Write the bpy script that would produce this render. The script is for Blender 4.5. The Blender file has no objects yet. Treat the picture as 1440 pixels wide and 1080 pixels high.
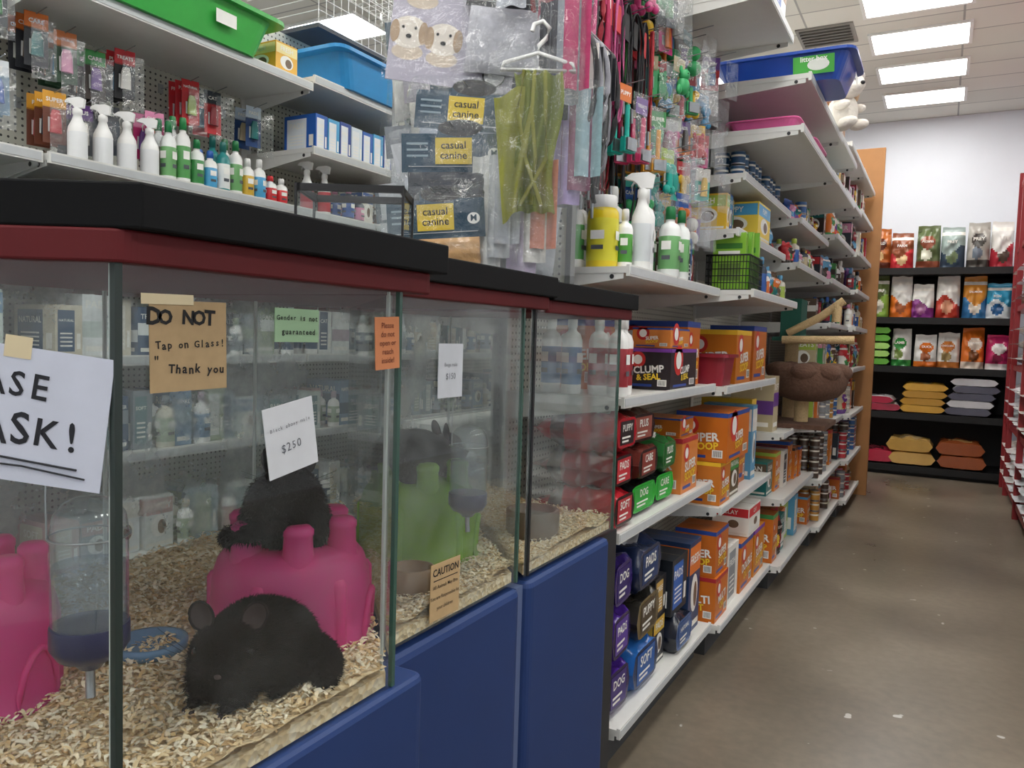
import bpy, bmesh, math, random
from mathutils import Matrix, Vector, noise
R = random.Random(7)
pi = math.pi
scene = bpy.context.scene
scene.view_settings.view_transform = 'Standard'

# ------------------------------------------------------------------ materials
_mc = {}
def lin(c):
    return tuple((x/12.92 if x <= .04045 else ((x+.055)/1.055)**2.4) for x in c)
def hexc(h):
    return tuple(int(h[i:i+2], 16)/255 for i in (0, 2, 4))
def M(h, rough=.5, metal=0, var=.08, scale=25, bump=0, trans=0, kind='', spec=.5):
    key = (h, rough, metal, var, scale, bump, trans, kind, spec)
    if key in _mc: return _mc[key]
    m = bpy.data.materials.new('mat_%s_%s' % (h, kind)); m.use_nodes = True
    nt = m.node_tree; N = nt.nodes; L = nt.links
    p = N['Principled BSDF']; c = lin(hexc(h))
    tc = N.new('ShaderNodeTexCoord')
    no = N.new('ShaderNodeTexNoise'); no.inputs['Scale'].default_value = scale; no.inputs['Detail'].default_value = 3
    L.new(tc.outputs['Object'], no.inputs['Vector'])
    mx = N.new('ShaderNodeMix'); mx.data_type = 'RGBA'
    mx.inputs['A'].default_value = tuple(x*(1-var) for x in c)+(1,)
    mx.inputs['B'].default_value = tuple(min(1, x*(1+var)) for x in c)+(1,)
    L.new(no.outputs['Fac'], mx.inputs['Factor']); L.new(mx.outputs['Result'], p.inputs['Base Color'])
    p.inputs['Roughness'].default_value = rough; p.inputs['Metallic'].default_value = metal; p.inputs['Specular IOR Level'].default_value = spec
    if trans:
        tl = N.new('ShaderNodeBsdfTranslucent'); L.new(mx.outputs['Result'], tl.inputs['Color'])
        tr = N.new('ShaderNodeBsdfTransparent'); tr.inputs['Color'].default_value = tuple(min(1, x*1.2+.1) for x in c)+(1,)
        m1 = N.new('ShaderNodeMixShader'); m1.inputs[0].default_value = .5
        m2 = N.new('ShaderNodeMixShader'); m2.inputs[0].default_value = trans
        L.new(p.outputs[0], m1.inputs[1]); L.new(tl.outputs[0], m1.inputs[2])
        L.new(m1.outputs[0], m2.inputs[1]); L.new(tr.outputs[0], m2.inputs[2])
        L.new(m2.outputs[0], N['Material Output'].inputs[0])
    if bump:
        b = N.new('ShaderNodeBump'); b.inputs['Strength'].default_value = bump; b.inputs['Distance'].default_value = .01
        L.new(no.outputs['Fac'], b.inputs['Height']); L.new(b.outputs[0], p.inputs['Normal'])
    _mc[key] = m
    return m
def film(name, tint, gloss_base, haze, rough=.03, bump=0, bscale=12, nscale=7):
    m = bpy.data.materials.new(name); m.use_nodes = True
    nt = m.node_tree; N = nt.nodes; L = nt.links; N.remove(N['Principled BSDF'])
    tr = N.new('ShaderNodeBsdfTransparent'); tr.inputs[0].default_value = tint+(1,)
    gl = N.new('ShaderNodeBsdfGlossy'); gl.inputs['Roughness'].default_value = rough
    df = N.new('ShaderNodeBsdfDiffuse'); df.inputs[0].default_value = (.72, .8, .80, 1)
    tc = N.new('ShaderNodeTexCoord')
    no = N.new('ShaderNodeTexNoise'); no.inputs['Scale'].default_value = nscale; no.inputs['Detail'].default_value = 8; no.inputs['Roughness'].default_value = .7
    L.new(tc.outputs['Object'], no.inputs['Vector'])
    mr = N.new('ShaderNodeMapRange'); mr.inputs[1].default_value = .42; mr.inputs[2].default_value = .75; mr.inputs[3].default_value = haze*.35; mr.inputs[4].default_value = haze*1.8
    L.new(no.outputs['Fac'], mr.inputs[0])
    mh = N.new('ShaderNodeMixShader'); L.new(mr.outputs[0], mh.inputs[0]); L.new(tr.outputs[0], mh.inputs[1]); L.new(df.outputs[0], mh.inputs[2])
    lw = N.new('ShaderNodeLayerWeight'); lw.inputs[0].default_value = .5
    pw = N.new('ShaderNodeMath'); pw.operation = 'POWER'; L.new(lw.outputs['Facing'], pw.inputs[0]); pw.inputs[1].default_value = 4
    ma = N.new('ShaderNodeMath'); ma.operation = 'MULTIPLY_ADD'; L.new(pw.outputs[0], ma.inputs[0]); ma.inputs[1].default_value = .8; ma.inputs[2].default_value = gloss_base
    mg = N.new('ShaderNodeMixShader'); L.new(ma.outputs[0], mg.inputs[0]); L.new(mh.outputs[0], mg.inputs[1]); L.new(gl.outputs[0], mg.inputs[2])
    L.new(mg.outputs[0], N['Material Output'].inputs[0])
    if bump:
        nb = N.new('ShaderNodeTexNoise'); nb.inputs['Scale'].default_value = bscale; nb.inputs['Detail'].default_value = 4
        L.new(tc.outputs['Object'], nb.inputs['Vector'])
        b = N.new('ShaderNodeBump'); b.inputs['Strength'].default_value = bump; b.inputs['Distance'].default_value = .03
        L.new(nb.outputs['Fac'], b.inputs['Height']); L.new(b.outputs[0], gl.inputs['Normal']); L.new(b.outputs[0], lw.inputs['Normal'])
    return m
GLASS = film('tank_glass_front', (.96, .98, .97), .055, .035)
GLASSM = film('tank_glass_smudge_haze', (.94, .97, .96), .08, .14, nscale=4)  # smudges plus a painted pale haze imitating reflections of the store
GLASSB = film('tank_glass_back_haze', (.90, .95, .94), .07, .38, nscale=3)  # stronger reflection haze painted over the glass dirt, washes out what stands behind
BOTG = film('bottle_plastic', (.85, .9, .92), .10, .12, .08)
FILM = film('plastic_film', (.97, .975, .98), .06, .04, .12, .8, 14)

WHT = M('e9e9e6', .45); SHELF = M('dcdcd8', .4, .0, .04); BLK = M('141416', .45); DK = M('26282b', .5)
STEEL = M('a9adb0', .3, .9); TAN = M('c9a878', .6)

# ------------------------------------------------------------------ mesh builder
_tc = {}
def text_data(s, bold=.0):
    k = (s, bold)
    if k in _tc: return _tc[k]
    cu = bpy.data.curves.new('t', 'FONT'); cu.body = s; cu.size = 1; cu.align_x = 'CENTER'; cu.align_y = 'CENTER'
    cu.offset = bold; cu.resolution_u = 2
    ob = bpy.data.objects.new('t', cu); scene.collection.objects.link(ob)
    dg = bpy.context.evaluated_depsgraph_get(); dg.update()
    me = bpy.data.meshes.new_from_object(ob.evaluated_get(dg))
    vs = [(v.co.x, v.co.y) for v in me.vertices]; fs = [tuple(p.vertices) for p in me.polygons]
    bpy.data.objects.remove(ob); bpy.data.curves.remove(cu); bpy.data.meshes.remove(me)
    _tc[k] = (vs, fs); return _tc[k]
I4 = Matrix.Identity(4)
def T(x, y, z): return Matrix.Translation((x, y, z))
def RZ(a): return Matrix.Rotation(a, 4, 'Z')
def RX(a): return Matrix.Rotation(a, 4, 'X')
def RY(a): return Matrix.Rotation(a, 4, 'Y')
class MB:
    def __init__(s):
        s.v = []; s.f = []; s.mi = []; s.sm = []; s.mats = []; s.T = I4.copy()
    def mat(s, m):
        if m not in s.mats: s.mats.append(m)
        return s.mats.index(m)
    def add(s, vs, fs, m, smooth=False, X=None):
        b = len(s.v); TT = s.T @ X if X is not None else s.T
        s.v += [TT @ Vector(p) for p in vs]
        if isinstance(m, list):
            for f, mm in zip(fs, m): s.f.append([b+i for i in f]); s.mi.append(s.mat(mm)); s.sm.append(smooth)
        else:
            k = s.mat(m)
            for f in fs: s.f.append([b+i for i in f]); s.mi.append(k); s.sm.append(smooth)
    def box(s, x0, x1, y0, y1, z0, z1, m, X=None):
        vs = [(x0,y0,z0),(x1,y0,z0),(x1,y1,z0),(x0,y1,z0),(x0,y0,z1),(x1,y0,z1),(x1,y1,z1),(x0,y1,z1)]
        s.add(vs, [(3,2,1,0),(4,5,6,7),(0,1,5,4),(1,2,6,5),(2,3,7,6),(3,0,4,7)], m, False, X)
    def prism(s, poly, z0, z1, m, X=None):
        n = len(poly)
        a = sum(poly[i][0]*poly[(i+1) % n][1]-poly[(i+1) % n][0]*poly[i][1] for i in range(n))
        if a < 0: poly = poly[::-1]
        vs = [(x, y, z0) for x, y in poly]+[(x, y, z1) for x, y in poly]
        fs = [tuple(range(n))[::-1], tuple(range(n, 2*n))]+[(i, (i+1) % n, n+(i+1) % n, n+i) for i in range(n)]
        s.add(vs, fs, m, False, X)
    def lathe(s, prof, m=None, seg=20, X=None, smooth=True, sx=1, sy=1, cap=True):
        vs = []; fs = []; ms = []
        for p in prof:
            for i in range(seg):
                a = 2*pi*i/seg; vs.append((p[0]*math.cos(a)*sx, p[0]*math.sin(a)*sy, p[1]))
        for j in range(len(prof)-1):
            mm = prof[j][2] if len(prof[j]) > 2 else m
            for i in range(seg):
                k = (i+1) % seg; fs.append((j*seg+i, j*seg+k, (j+1)*seg+k, (j+1)*seg+i)); ms.append(mm)
        s.add(vs, fs, ms, smooth, X)
        if cap:
            n = len(prof)
            m0 = prof[0][2] if len(prof[0]) > 2 else m
            m1 = prof[-1][2] if len(prof[-1]) > 2 else (prof[-2][2] if len(prof[-2]) > 2 else m)
            s.add(vs[:seg], [tuple(range(seg))[::-1]], m0, False, X); s.add(vs[(n-1)*seg:], [tuple(range(seg))], m1, False, X)
    def ell(s, c, r, m, seg=12, X=None):
        n = max(5, seg//2+1)
        pr = [(max(1e-4, math.sin(pi*i/(n))), -math.cos(pi*i/(n))) for i in range(n+1)]
        TT = T(*c) @ Matrix.Diagonal((r[0], r[1], r[2], 1))
        s.lathe(pr, m, seg, (X @ TT) if X is not None else TT, True, cap=False)
    def tube(s, pts, r, m, seg=6, closed=False, X=None, flat=1):
        pts = [Vector(p) for p in pts]; n = len(pts); vs = []; fs = []
        rr = r if isinstance(r, (list, tuple)) else [r]*n
        up = Vector((0, 0, 1))
        for i, p in enumerate(pts):
            if closed: d = pts[(i+1) % n]-pts[i-1]
            else: d = pts[min(i+1, n-1)]-pts[max(i-1, 0)]
            if d.length < 1e-9: d = Vector((0, 0, 1))
            d.normalize(); a = up.cross(d)
            if a.length < .1: a = Vector((1, 0, 0)).cross(d)
            a.normalize(); b = d.cross(a)
            for k in range(seg):
                t = 2*pi*k/seg; vs.append(p+a*math.cos(t)*rr[i]+b*math.sin(t)*rr[i]*flat)
        for i in range(n if closed else n-1):
            j = (i+1) % n
            for k in range(seg):
                l = (k+1) % seg; fs.append((i*seg+k, i*seg+l, j*seg+l, j*seg+k))
        s.add(vs, fs, m, True, X)
        if not closed:
            s.add(vs[:seg], [tuple(range(seg))[::-1]], m, False, X); s.add(vs[-seg:], [tuple(range(seg))], m, False, X)
    def grid(s, fn, nu, nv, m, X=None, smooth=True, flip=False):
        vs = [fn(i/nu, j/nv) for j in range(nv+1) for i in range(nu+1)]; fs = []; ms = []
        for j in range(nv):
            for i in range(nu):
                a = j*(nu+1)+i; q = (a, a+1, a+nu+2, a+nu+1)
                fs.append(q[::-1] if flip else q); ms.append(m((i+.5)/nu, (j+.5)/nv) if callable(m) else m)
        s.add(vs, fs, ms, smooth, X)
    # flat art: local frame X: x right, z up, outward -y
    def rect(s, x, z, w, h, m, X, o=0, rot=0):
        c, n = math.cos(rot), math.sin(rot)
        q = [(-w/2, -h/2), (w/2, -h/2), (w/2, h/2), (-w/2, h/2)]
        s.add([(x+a*c-b*n, -o, z+a*n+b*c) for a, b in q], [(0, 1, 2, 3)], m, False, X)
    def disc(s, x, z, w, h, m, X, o=0, n=18):
        s.add([(x+w/2*math.cos(2*pi*i/n), -o, z+h/2*math.sin(2*pi*i/n)) for i in range(n)], [tuple(range(n))], m, False, X)
    def text(s, t, x, z, size, m, X, o=0, bold=0, rot=0, maxw=None, hand=0):
        if hand:
            wdt = size*.62
            for i, ch in enumerate(t):
                if ch == ' ': continue
                r2 = rot+R.uniform(-.12, .12)*hand
                cx = (i-(len(t)-1)/2)*wdt; s.text(ch, x+cx*math.cos(rot), z+cx*math.sin(rot)+R.uniform(-.08, .08)*size*hand, size*R.uniform(.9, 1.1), m, X, o, bold, r2)
            return
        vs, fs = text_data(t, bold)
        if not vs: return
        sc = size
        if maxw:
            w = max(v[0] for v in vs)-min(v[0] for v in vs); sc = min(size, maxw/max(w, 1e-5))
        c, n = math.cos(rot), math.sin(rot)
        s.add([(x+sc*(a*c-b*n), -o, z+sc*(a*n+b*c)) for a, b in vs], fs, m, False, X)
    def make(s, name, loc=(0, 0, 0), rot=0, bevel=0, parent=None):
        me = bpy.data.meshes.new(name); me.from_pydata([tuple(v) for v in s.v], [], s.f)
        for m in s.mats: me.materials.append(m)
        me.polygons.foreach_set('material_index', s.mi); me.polygons.foreach_set('use_smooth', s.sm); me.update()
        ob = bpy.data.objects.new(name, me); scene.collection.objects.link(ob)
        ob.location = loc; ob.rotation_euler = (0, 0, rot)
        if bevel:
            b = ob.modifiers.new('bevel', 'BEVEL'); b.width = bevel; b.segments = 2; b.limit_method = 'ANGLE'; b.angle_limit = math.radians(50)
        if parent: ob.parent = parent
        return ob

# ------------------------------------------------------------------ camera
psi = math.radians(28.75); pit = math.radians(3.54); rol = .03
F = Vector((-math.sin(psi)*math.cos(pit), math.cos(psi)*math.cos(pit), -math.sin(pit)))
r0 = Vector((math.cos(psi), math.sin(psi), 0)); u0 = r0.cross(F)
r1 = r0*math.cos(rol)+u0*math.sin(rol); u1 = u0*math.cos(rol)-r0*math.sin(rol)
cam = bpy.data.cameras.new('camera'); co = bpy.data.objects.new('camera', cam); scene.collection.objects.link(co)
mw = Matrix((r1, u1, -F)).transposed().to_4x4(); mw.translation = (0, 0, 1.5); co.matrix_world = mw
cam.sensor_width = 36; cam.lens = 27.5; cam.clip_start = .02; scene.camera = co

# ------------------------------------------------------------------ room
def node_mat(name):
    m = bpy.data.materials.new(name); m.use_nodes = True
    return m, m.node_tree.nodes, m.node_tree.links, m.node_tree.nodes['Principled BSDF']
def ramp(N, pts):
    r = N.new('ShaderNodeValToRGB'); e = r.color_ramp.elements
    while len(e) < len(pts): e.new(.5)
    for k, (p, c) in zip(e, pts): k.position = p; k.color = lin(hexc(c))+(1,)
    return r
fm, N, L, P = node_mat('polished_concrete')
tc = N.new('ShaderNodeTexCoord')
n1 = N.new('ShaderNodeTexNoise'); n1.inputs['Scale'].default_value = .9; n1.inputs['Detail'].default_value = 6; n1.inputs['Roughness'].default_value = .55
n2 = N.new('ShaderNodeTexNoise'); n2.inputs['Scale'].default_value = 22; n2.inputs['Detail'].default_value = 6
n3 = N.new('ShaderNodeTexNoise'); n3.inputs['Scale'].default_value = 9; n3.inputs['Detail'].default_value = 2
for n in (n1, n2, n3): L.new(tc.outputs['Object'], n.inputs['Vector'])
rp = ramp(N, [(.3, '5e564b'), (.5, '73695b'), (.7, '887d6d')]); L.new(n1.outputs['Fac'], rp.inputs[0])
mx = N.new('ShaderNodeMix'); mx.data_type = 'RGBA'; mx.blend_type = 'MULTIPLY'; mx.inputs['Factor'].default_value = .28
r2 = ramp(N, [(.35, 'b0b0b0'), (.65, 'ffffff')]); L.new(n2.outputs['Fac'], r2.inputs[0])
L.new(rp.outputs[0], mx.inputs['A']); L.new(r2.outputs[0], mx.inputs['B'])
r3 = ramp(N, [(.725, '000000'), (.74, 'ffffff')]); L.new(n3.outputs['Fac'], r3.inputs[0])
m3 = N.new('ShaderNodeMix'); m3.data_type = 'RGBA'; L.new(r3.outputs[0], m3.inputs['Factor']); L.new(mx.outputs['Result'], m3.inputs['A']); m3.inputs['B'].default_value = (.5, .48, .45, 1)
L.new(m3.outputs['Result'], P.inputs['Base Color'])
rr = N.new('ShaderNodeMapRange'); rr.inputs[3].default_value = .2; rr.inputs[4].default_value = .42; L.new(n1.outputs['Fac'], rr.inputs[0]); L.new(rr.outputs[0], P.inputs['Roughness'])
cm, N, L, P = node_mat('ceiling_tiles')
tc = N.new('ShaderNodeTexCoord'); br = N.new('ShaderNodeTexBrick'); br.offset = 0; br.inputs['Scale'].default_value = 1
br.inputs['Brick Width'].default_value = 1.22; br.inputs['Row Height'].default_value = .475; br.inputs['Mortar Size'].default_value = .009
br.inputs['Color1'].default_value = (.74, .73, .67, 1); br.inputs['Color2'].default_value = (.66, .65, .59, 1); br.inputs['Mortar'].default_value = (.38, .38, .36, 1)
L.new(tc.outputs['Object'], br.inputs['Vector']); L.new(br.outputs['Color'], P.inputs['Base Color']); P.inputs['Roughness'].default_value = .9
WALL = M('e6eaf2', .8, 0, .03, 3, .1)
X0, X1, Y0, Y1, H = -7, 3.6, -3, 10.95, 4.3
def slab(name, a, m):
    b = MB(); b.box(*a, m); return b.make(name)
slab('floor', (X0, X1, Y0, Y1, -.1, 0), fm)
slab('ceiling', (X0, X1, Y0, Y1, H, H+.1), cm)
slab('wall_back', (X0, X1, Y1, Y1+.1, 0, H), WALL)
slab('wall_front', (X0, X1, Y0-.1, Y0, 0, H), WALL)
slab('wall_left', (X0-.1, X0, Y0, Y1, 0, H), WALL)
slab('wall_right', (X1, X1+.1, Y0, Y1, 0, H), WALL)
em = bpy.data.materials.new('light_diffuser'); em.use_nodes = True
N = em.node_tree.nodes; L = em.node_tree.links; N.remove(N['Principled BSDF']); e = N.new('ShaderNodeEmission')
e.inputs[0].default_value = (1, .985, .945, 1); e.inputs[1].default_value = 14.5; L.new(e.outputs[0], N['Material Output'].inputs[0])
for cx in (-5.1, -2.6, -.34, 2.2):
    for k in range(-2, 14):
        y = 10.0-.95*k if abs(cx+.34) < .01 else 10.0-1.425*k
        if y < -2.5 or y > 10.5: continue
        b = MB(); w, d = .385, .25
        b.box(-w, w, -d, d, -.012, -.004, em)
        for q in ((-w-.03, w+.03, -d-.03, -d), (-w-.03, w+.03, d, d+.03), (-w-.03, -w, -d, d), (w, w+.03, -d, d)):
            b.box(*q, -.018, 0, WHT)
        b.make('ceiling_light', (cx, y, H))
b = MB(); b.box(-.24, .24, -.24, .24, -.015, 0, M('8d8a84', .6))
for i in range(6): b.box(-.21, .21, -.21+i*.07, -.18+i*.07, -.03, -.012, M('5f5d58', .6))
b.make('ceiling_vent', (-1.08, 7.7, H))

# ------------------------------------------------------------------ tanks
AX, AY = -.79, .54
REDL = M('5c1419', .6, 0, .2, 8, 0, 0, '', .3); BLKL = M('0b0c0e', .75, 0, .2, 12, 0, 0, '', .2); BLUE = M('20396c', .5, 0, .1, 5, .05, 0, '', .35)
LIME = M('9ccf38', .35, 0, .05, 10, 0, .12); PINK = M('f058a8', .3, 0, .05, 10, 0, .05)
GEDGE = M('3c5a50', .2); GLINE = M('27332f', .3); SIL = M('c4cdc9', .35)
root1 = bpy.data.objects.new('animal_display_counter', None); scene.collection.objects.link(root1)
def rounded(poly, r, n=5):
    out = []
    m = len(poly)
    for i in range(m):
        p = Vector(poly[i]); a = Vector(poly[i-1]); c = Vector(poly[(i+1) % m])
        d1 = (a-p).normalized(); d2 = (c-p).normalized()
        q0 = p+d1*r; q1 = p+d2*r
        for k in range(n+1):
            t = k/n; out.append(tuple(q0*(1-t)**2+p*2*t*(1-t)+q1*t*t))
    return out
def cham(x, y0, y1, xb=-1.75, r=0):
    p = [(x, y0), (x, y1), (xb, y1), (xb, y0+(xb-x)*.5485)]
    return rounded(p, r) if r else p
for poly, z0, z1, m, nm in (
    (cham(-.757, .547, 1.14), 1.602, 1.652, BLKL, 'lid_top'), (cham(-.774, .535, 1.12, r=.02), 1.566, 1.602, REDL, 'lid_trim'),
    ([(-.852, 1.142), (-.852, 1.78), (-1.75, 1.78), (-1.75, 1.142)], 1.598, 1.648, BLKL, 'lid_top'),
    (rounded([(-.865, 1.13), (-.865, 1.77), (-1.75, 1.77), (-1.75, 1.13)], .02), 1.566, 1.598, REDL, 'lid_trim'),
    ([(-.862, 1.782), (-.862, 2.40), (-1.75, 2.40), (-1.75, 1.782)], 1.592, 1.640, BLKL, 'lid_top'),
    (rounded([(-.875, 1.775), (-.875, 2.39), (-1.75, 2.39), (-1.75, 1.775)], .02), 1.560, 1.592, REDL, 'lid_trim')):
    b = MB(); b.prism(poly, z0, z1, m); b.make(nm, bevel=.003, parent=root1)
b = MB()
b.prism(rounded(cham(-.772, .53, 1.125, -1.7), .03), 0, .898, BLUE); b.make('base_panel', bevel=.015, parent=root1)
for y0, y1 in ((1.13, 1.665), (1.70, 2.25)):
    b = MB(); b.prism(rounded([(-.868, y0), (-.868, y1), (-1.7, y1), (-1.7, y0)], .03), 0, .885, BLUE)
    b.make('base_panel', bevel=.015, parent=root1)
b = MB(); b.box(-1.68, -.885, 1.665, 1.70, 0, .88, M('5a6a90', .5)); b.make('base_gap_panel', parent=root1)
b = MB(); b.box(-1.7, -.90, 2.25, 2.38, 0, .88, DK); b.make('base_end', parent=root1)
ZB, ZT = .90, 1.566
def pane(p, q, m=GLASS, z0=ZB, z1=ZT):
    b = MB(); b.add([(p[0], p[1], z0), (q[0], q[1], z0), (q[0], q[1], z1), (p[0], p[1], z1)], [(0, 1, 2, 3)], m)
    b.make('glass_pane', parent=root1)
A = (AX, AY); B = (AX, 1.045); C = (-1.52, 1.045+.73); D = (-1.52, AY-.73*.5485)
A2 = (-.882, 1.14); B2 = (-.882, 1.66); C2 = (-1.52, 2.298); A3 = (-.885, 1.70); B3 = (-.885, 2.30)
for p, q in ((A, B), (D, A), (B3, (-1.52, 2.30))): pane(p, q)
for p, q in ((B, C), (A2, B2), (B2, C2), (A3, B3)): pane(p, q, GLASSM)
for p, q in ((D, C), (C, (-1.52, 2.30))): pane(p, q, GLASSB)
b = MB()
def strip(x, y, w, m, z0=ZB, z1=ZT): b.box(x-w, x+w, y-w, y+w, z0, z1, m)
strip(AX, AY, .0045, GLINE); strip(AX-.012, AY+.004, .003, SIL); strip(AX, 1.045, .004, GEDGE); strip(AX-.018, 1.04, .002, SIL)
strip(-.882, 1.135, .003, SIL); strip(-.882, 1.655, .004, GEDGE); strip(-.886, 1.72, .005, M('1b1f22', .4)); strip(-.886, 2.30, .004, GEDGE)
for x, y in ((-1.5, 1.0), (-1.5, .5), (-1.5, 1.4), (-1.5, 1.9), (-1.5, 2.28)): strip(x, y, .003, SIL)
b.make('glass_edges', parent=root1)
# bedding
WOODS = [M('f2e0be', .8), M('e8d0a4', .8), M('f9efd8', .8), M('dcbc8a', .8), M('f5e7c9', .8)]
bm_, N, L, P = node_mat('wood_shavings_bed')
tc = N.new('ShaderNodeTexCoord'); vo = N.new('ShaderNodeTexVoronoi'); vo.inputs['Scale'].default_value = 90
L.new(tc.outputs['Object'], vo.inputs['Vector']); rp = ramp(N, [(0, 'd4b482'), (.5, 'ecd6ac'), (1, 'f7eace')]); L.new(vo.outputs['Color'], rp.inputs[0]); L.new(rp.outputs[0], P.inputs['Base Color']); P.inputs['Roughness'].default_value = .9
bp = N.new('ShaderNodeBump'); bp.inputs['Distance'].default_value = .006; L.new(vo.outputs['Distance'], bp.inputs['Height']); L.new(bp.outputs[0], P.inputs['Normal'])
def inside(poly, x, y):
    c = False; n = len(poly)
    for i in range(n):
        x1_, y1_ = poly[i]; x2, y2 = poly[(i+1) % n]
        if (y1_ > y) != (y2 > y) and x < (x2-x1_)*(y-y1_)/(y2-y1_)+x1_: c = not c
    return c
def bedz(x, y):
    z = .945+.018*noise.noise(Vector((x*7, y*7, 0)))+.006*noise.noise(Vector((x*30, y*30, 1)))
    z += .06*max(0, min(1, (-x-1.08)/.35))
    return z
def bedding(poly, nfl):
    xs = [p[0] for p in poly]; ys = [p[1] for p in poly]
    b = MB(); st = .02
    b.prism(poly, .902, .925, bm_)
    nx = int((max(xs)-min(xs))/st)+1; ny = int((max(ys)-min(ys))/st)+1
    V = []; idx = {}; Fs = []
    for i in range(nx):
        for j in range(ny):
            x = min(xs)+i*st; y = min(ys)+j*st
            if inside(poly, x+st/2, y+st/2):
                q = []
                for di, dj in ((0, 0), (1, 0), (1, 1), (0, 1)):
                    k = (i+di, j+dj)
                    if k not in idx:
                        idx[k] = len(V); xx = min(xs)+k[0]*st; yy = min(ys)+k[1]*st
                        V.append((xx, yy, bedz(xx, yy)-.006))
                    q.append(idx[k])
                Fs.append(tuple(q))
    b.add(V, Fs, bm_, True)
    c = 0
    while c < nfl:
        x = R.uniform(min(xs), max(xs)); y = R.uniform(min(ys), max(ys))
        if x < -1.4 and R.random() < .5: continue
        if not inside(poly, x, y): continue
        c += 1
        l = R.uniform(.006, .019); w = R.uniform(.0035, .0085); cu = R.uniform(.1, .9)
        X = T(x, y, bedz(x, y)+R.uniform(-.004, .008)) @ RZ(R.uniform(0, 6.3)) @ RX(R.uniform(-.45, .45)) @ RY(R.uniform(-.45, .45))
        pts = []
        tw = R.uniform(-.004, .004)
        for k in range(5):
            t = k/4-.5; ww = w/2*(1-.4*abs(2*t))*R.uniform(.75, 1.1); zz = -cu*l*(t*t*4)*.35
            pts += [(t*l, -ww+tw*t*t*4, zz), (t*l, ww+tw*t*t*4, zz+tw*t)]
        b.add(pts, [(0, 2, 3, 1), (2, 4, 5, 3), (4, 6, 7, 5), (6, 8, 9, 7)], R.choice(WOODS), True, X)
    b.make('wood_shavings_bedding')
bedding([(AX-.005, AY+.012), (AX-.005, 1.035), (-1.51, 1.75), (-1.51, D[1]+.012)], 18000)
bedding([(-.888, 1.165), (-.888, 1.645), (-1.51, 2.26), (-1.51, 1.80)], 7000)
bedding([(-.892, 1.71), (-.892, 2.29), (-1.51, 2.29), (-1.51, 2.28)], 3500)

def castle(loc, r, h, m, rot=0):
    b = MB()
    b.lathe([(r*1.04, 0), (r*1.04, .012), (r, .014), (r*1.0, h*.3), (r*.97, h*.55), (r*.9, h*.68), (r*.8, h*.755), (r*.66, h*.785), (.002, h*.79)], m, 40)
    n = 6
    for i in range(n):
        a = 2*pi*i/n+rot; X = T(math.cos(a)*r*.66, math.sin(a)*r*.66, h*.66)
        q = r*.17
        b.lathe([(q*1.25, 0), (q*1.05, h*.16), (q, h*.26), (q*1.08, h*.27), (q*1.08, h*.31), (q*.8, h*.34), (.001, h*.34)], m, 16, X)
        a2 = a+pi/n
        b.lathe([(r*.13, -h*.4), (r*.12, h*.10), (r*.08, h*.14), (.001, h*.15)], m, 10, T(math.cos(a2)*r*.9, math.sin(a2)*r*.9, h*.45))
    for a in (.2+rot, 2.6+rot):
        arc = [(r*1.01*math.cos(.32*math.cos(k)), r*1.01*math.sin(.32*math.cos(k)), h*.42*math.sin(k)) for k in [pi*i/8 for i in range(9)]]
        b.tube(arc, r*.045, m, 6, X=RZ(a))
    b.make('castle_hideout', loc)
castle((-1.035, 1.060, .925), .145, .235, PINK, .35)
castle((-1.225, .61, .935), .115, .23, PINK, .1)
castle((-1.15, 1.62, .935), .152, .25, LIME, .3)
def bowl(loc, r, h, m):
    b = MB(); b.lathe([(r*.85, 0), (r, h*.3), (r, h), (r*.9, h*1.03), (r*.86, h), (r*.8, h*.3), (.001, h*.25)], m, 28); b.make('food_bowl', loc)
bowl((-.985, 1.94, .935), .075, .08, M('6f5f4f', .4)); bowl((-.98, 1.36, .935), .05, .06, M('8a6a48', .5))
bowl((-1.14, .84, .952), .06, .02, M('5b82a8', .4))

CAPB = M('1c1f4c', .3)
WATER = film('water', (.80, .86, .95), .03, .03)
def waterbottle(loc):
    b = MB()
    b.lathe([(.018, .062), (.036, .075), (.043, .095), (.043, .205), (.04, .225), (.03, .24), (.014, .247), (.001, .248)], BOTG, 28, cap=False)
    b.lathe([(.001, .066), (.034, .078), (.041, .097), (.041, .165), (.001, .165)], WATER, 24, cap=False)
    b.lathe([(.001, .036), (.012, .036), (.02, .045), (.036, .052), (.0445, .066), (.0445, .090), (.044, .092)], CAPB, 28)
    b.tube([(0, 0, .04), (0, 0, .02), (.004, 0, .0)], .0055, STEEL, 10)
    b.tube([(0, -.045, .2), (0, -.046, .25), (0, -.044, .30), (0, -.03, .34)], .0012, STEEL)
    b.tube([(.045*math.cos(t), .045*math.sin(t), .2) for t in [2*pi*i/20 for i in range(20)]], .0013, STEEL, 6, True)
    b.make('water_bottle', loc, -.5)
waterbottle((-.889, .573, 1.045)); waterbottle((-.94, 1.518, 1.045))

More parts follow.
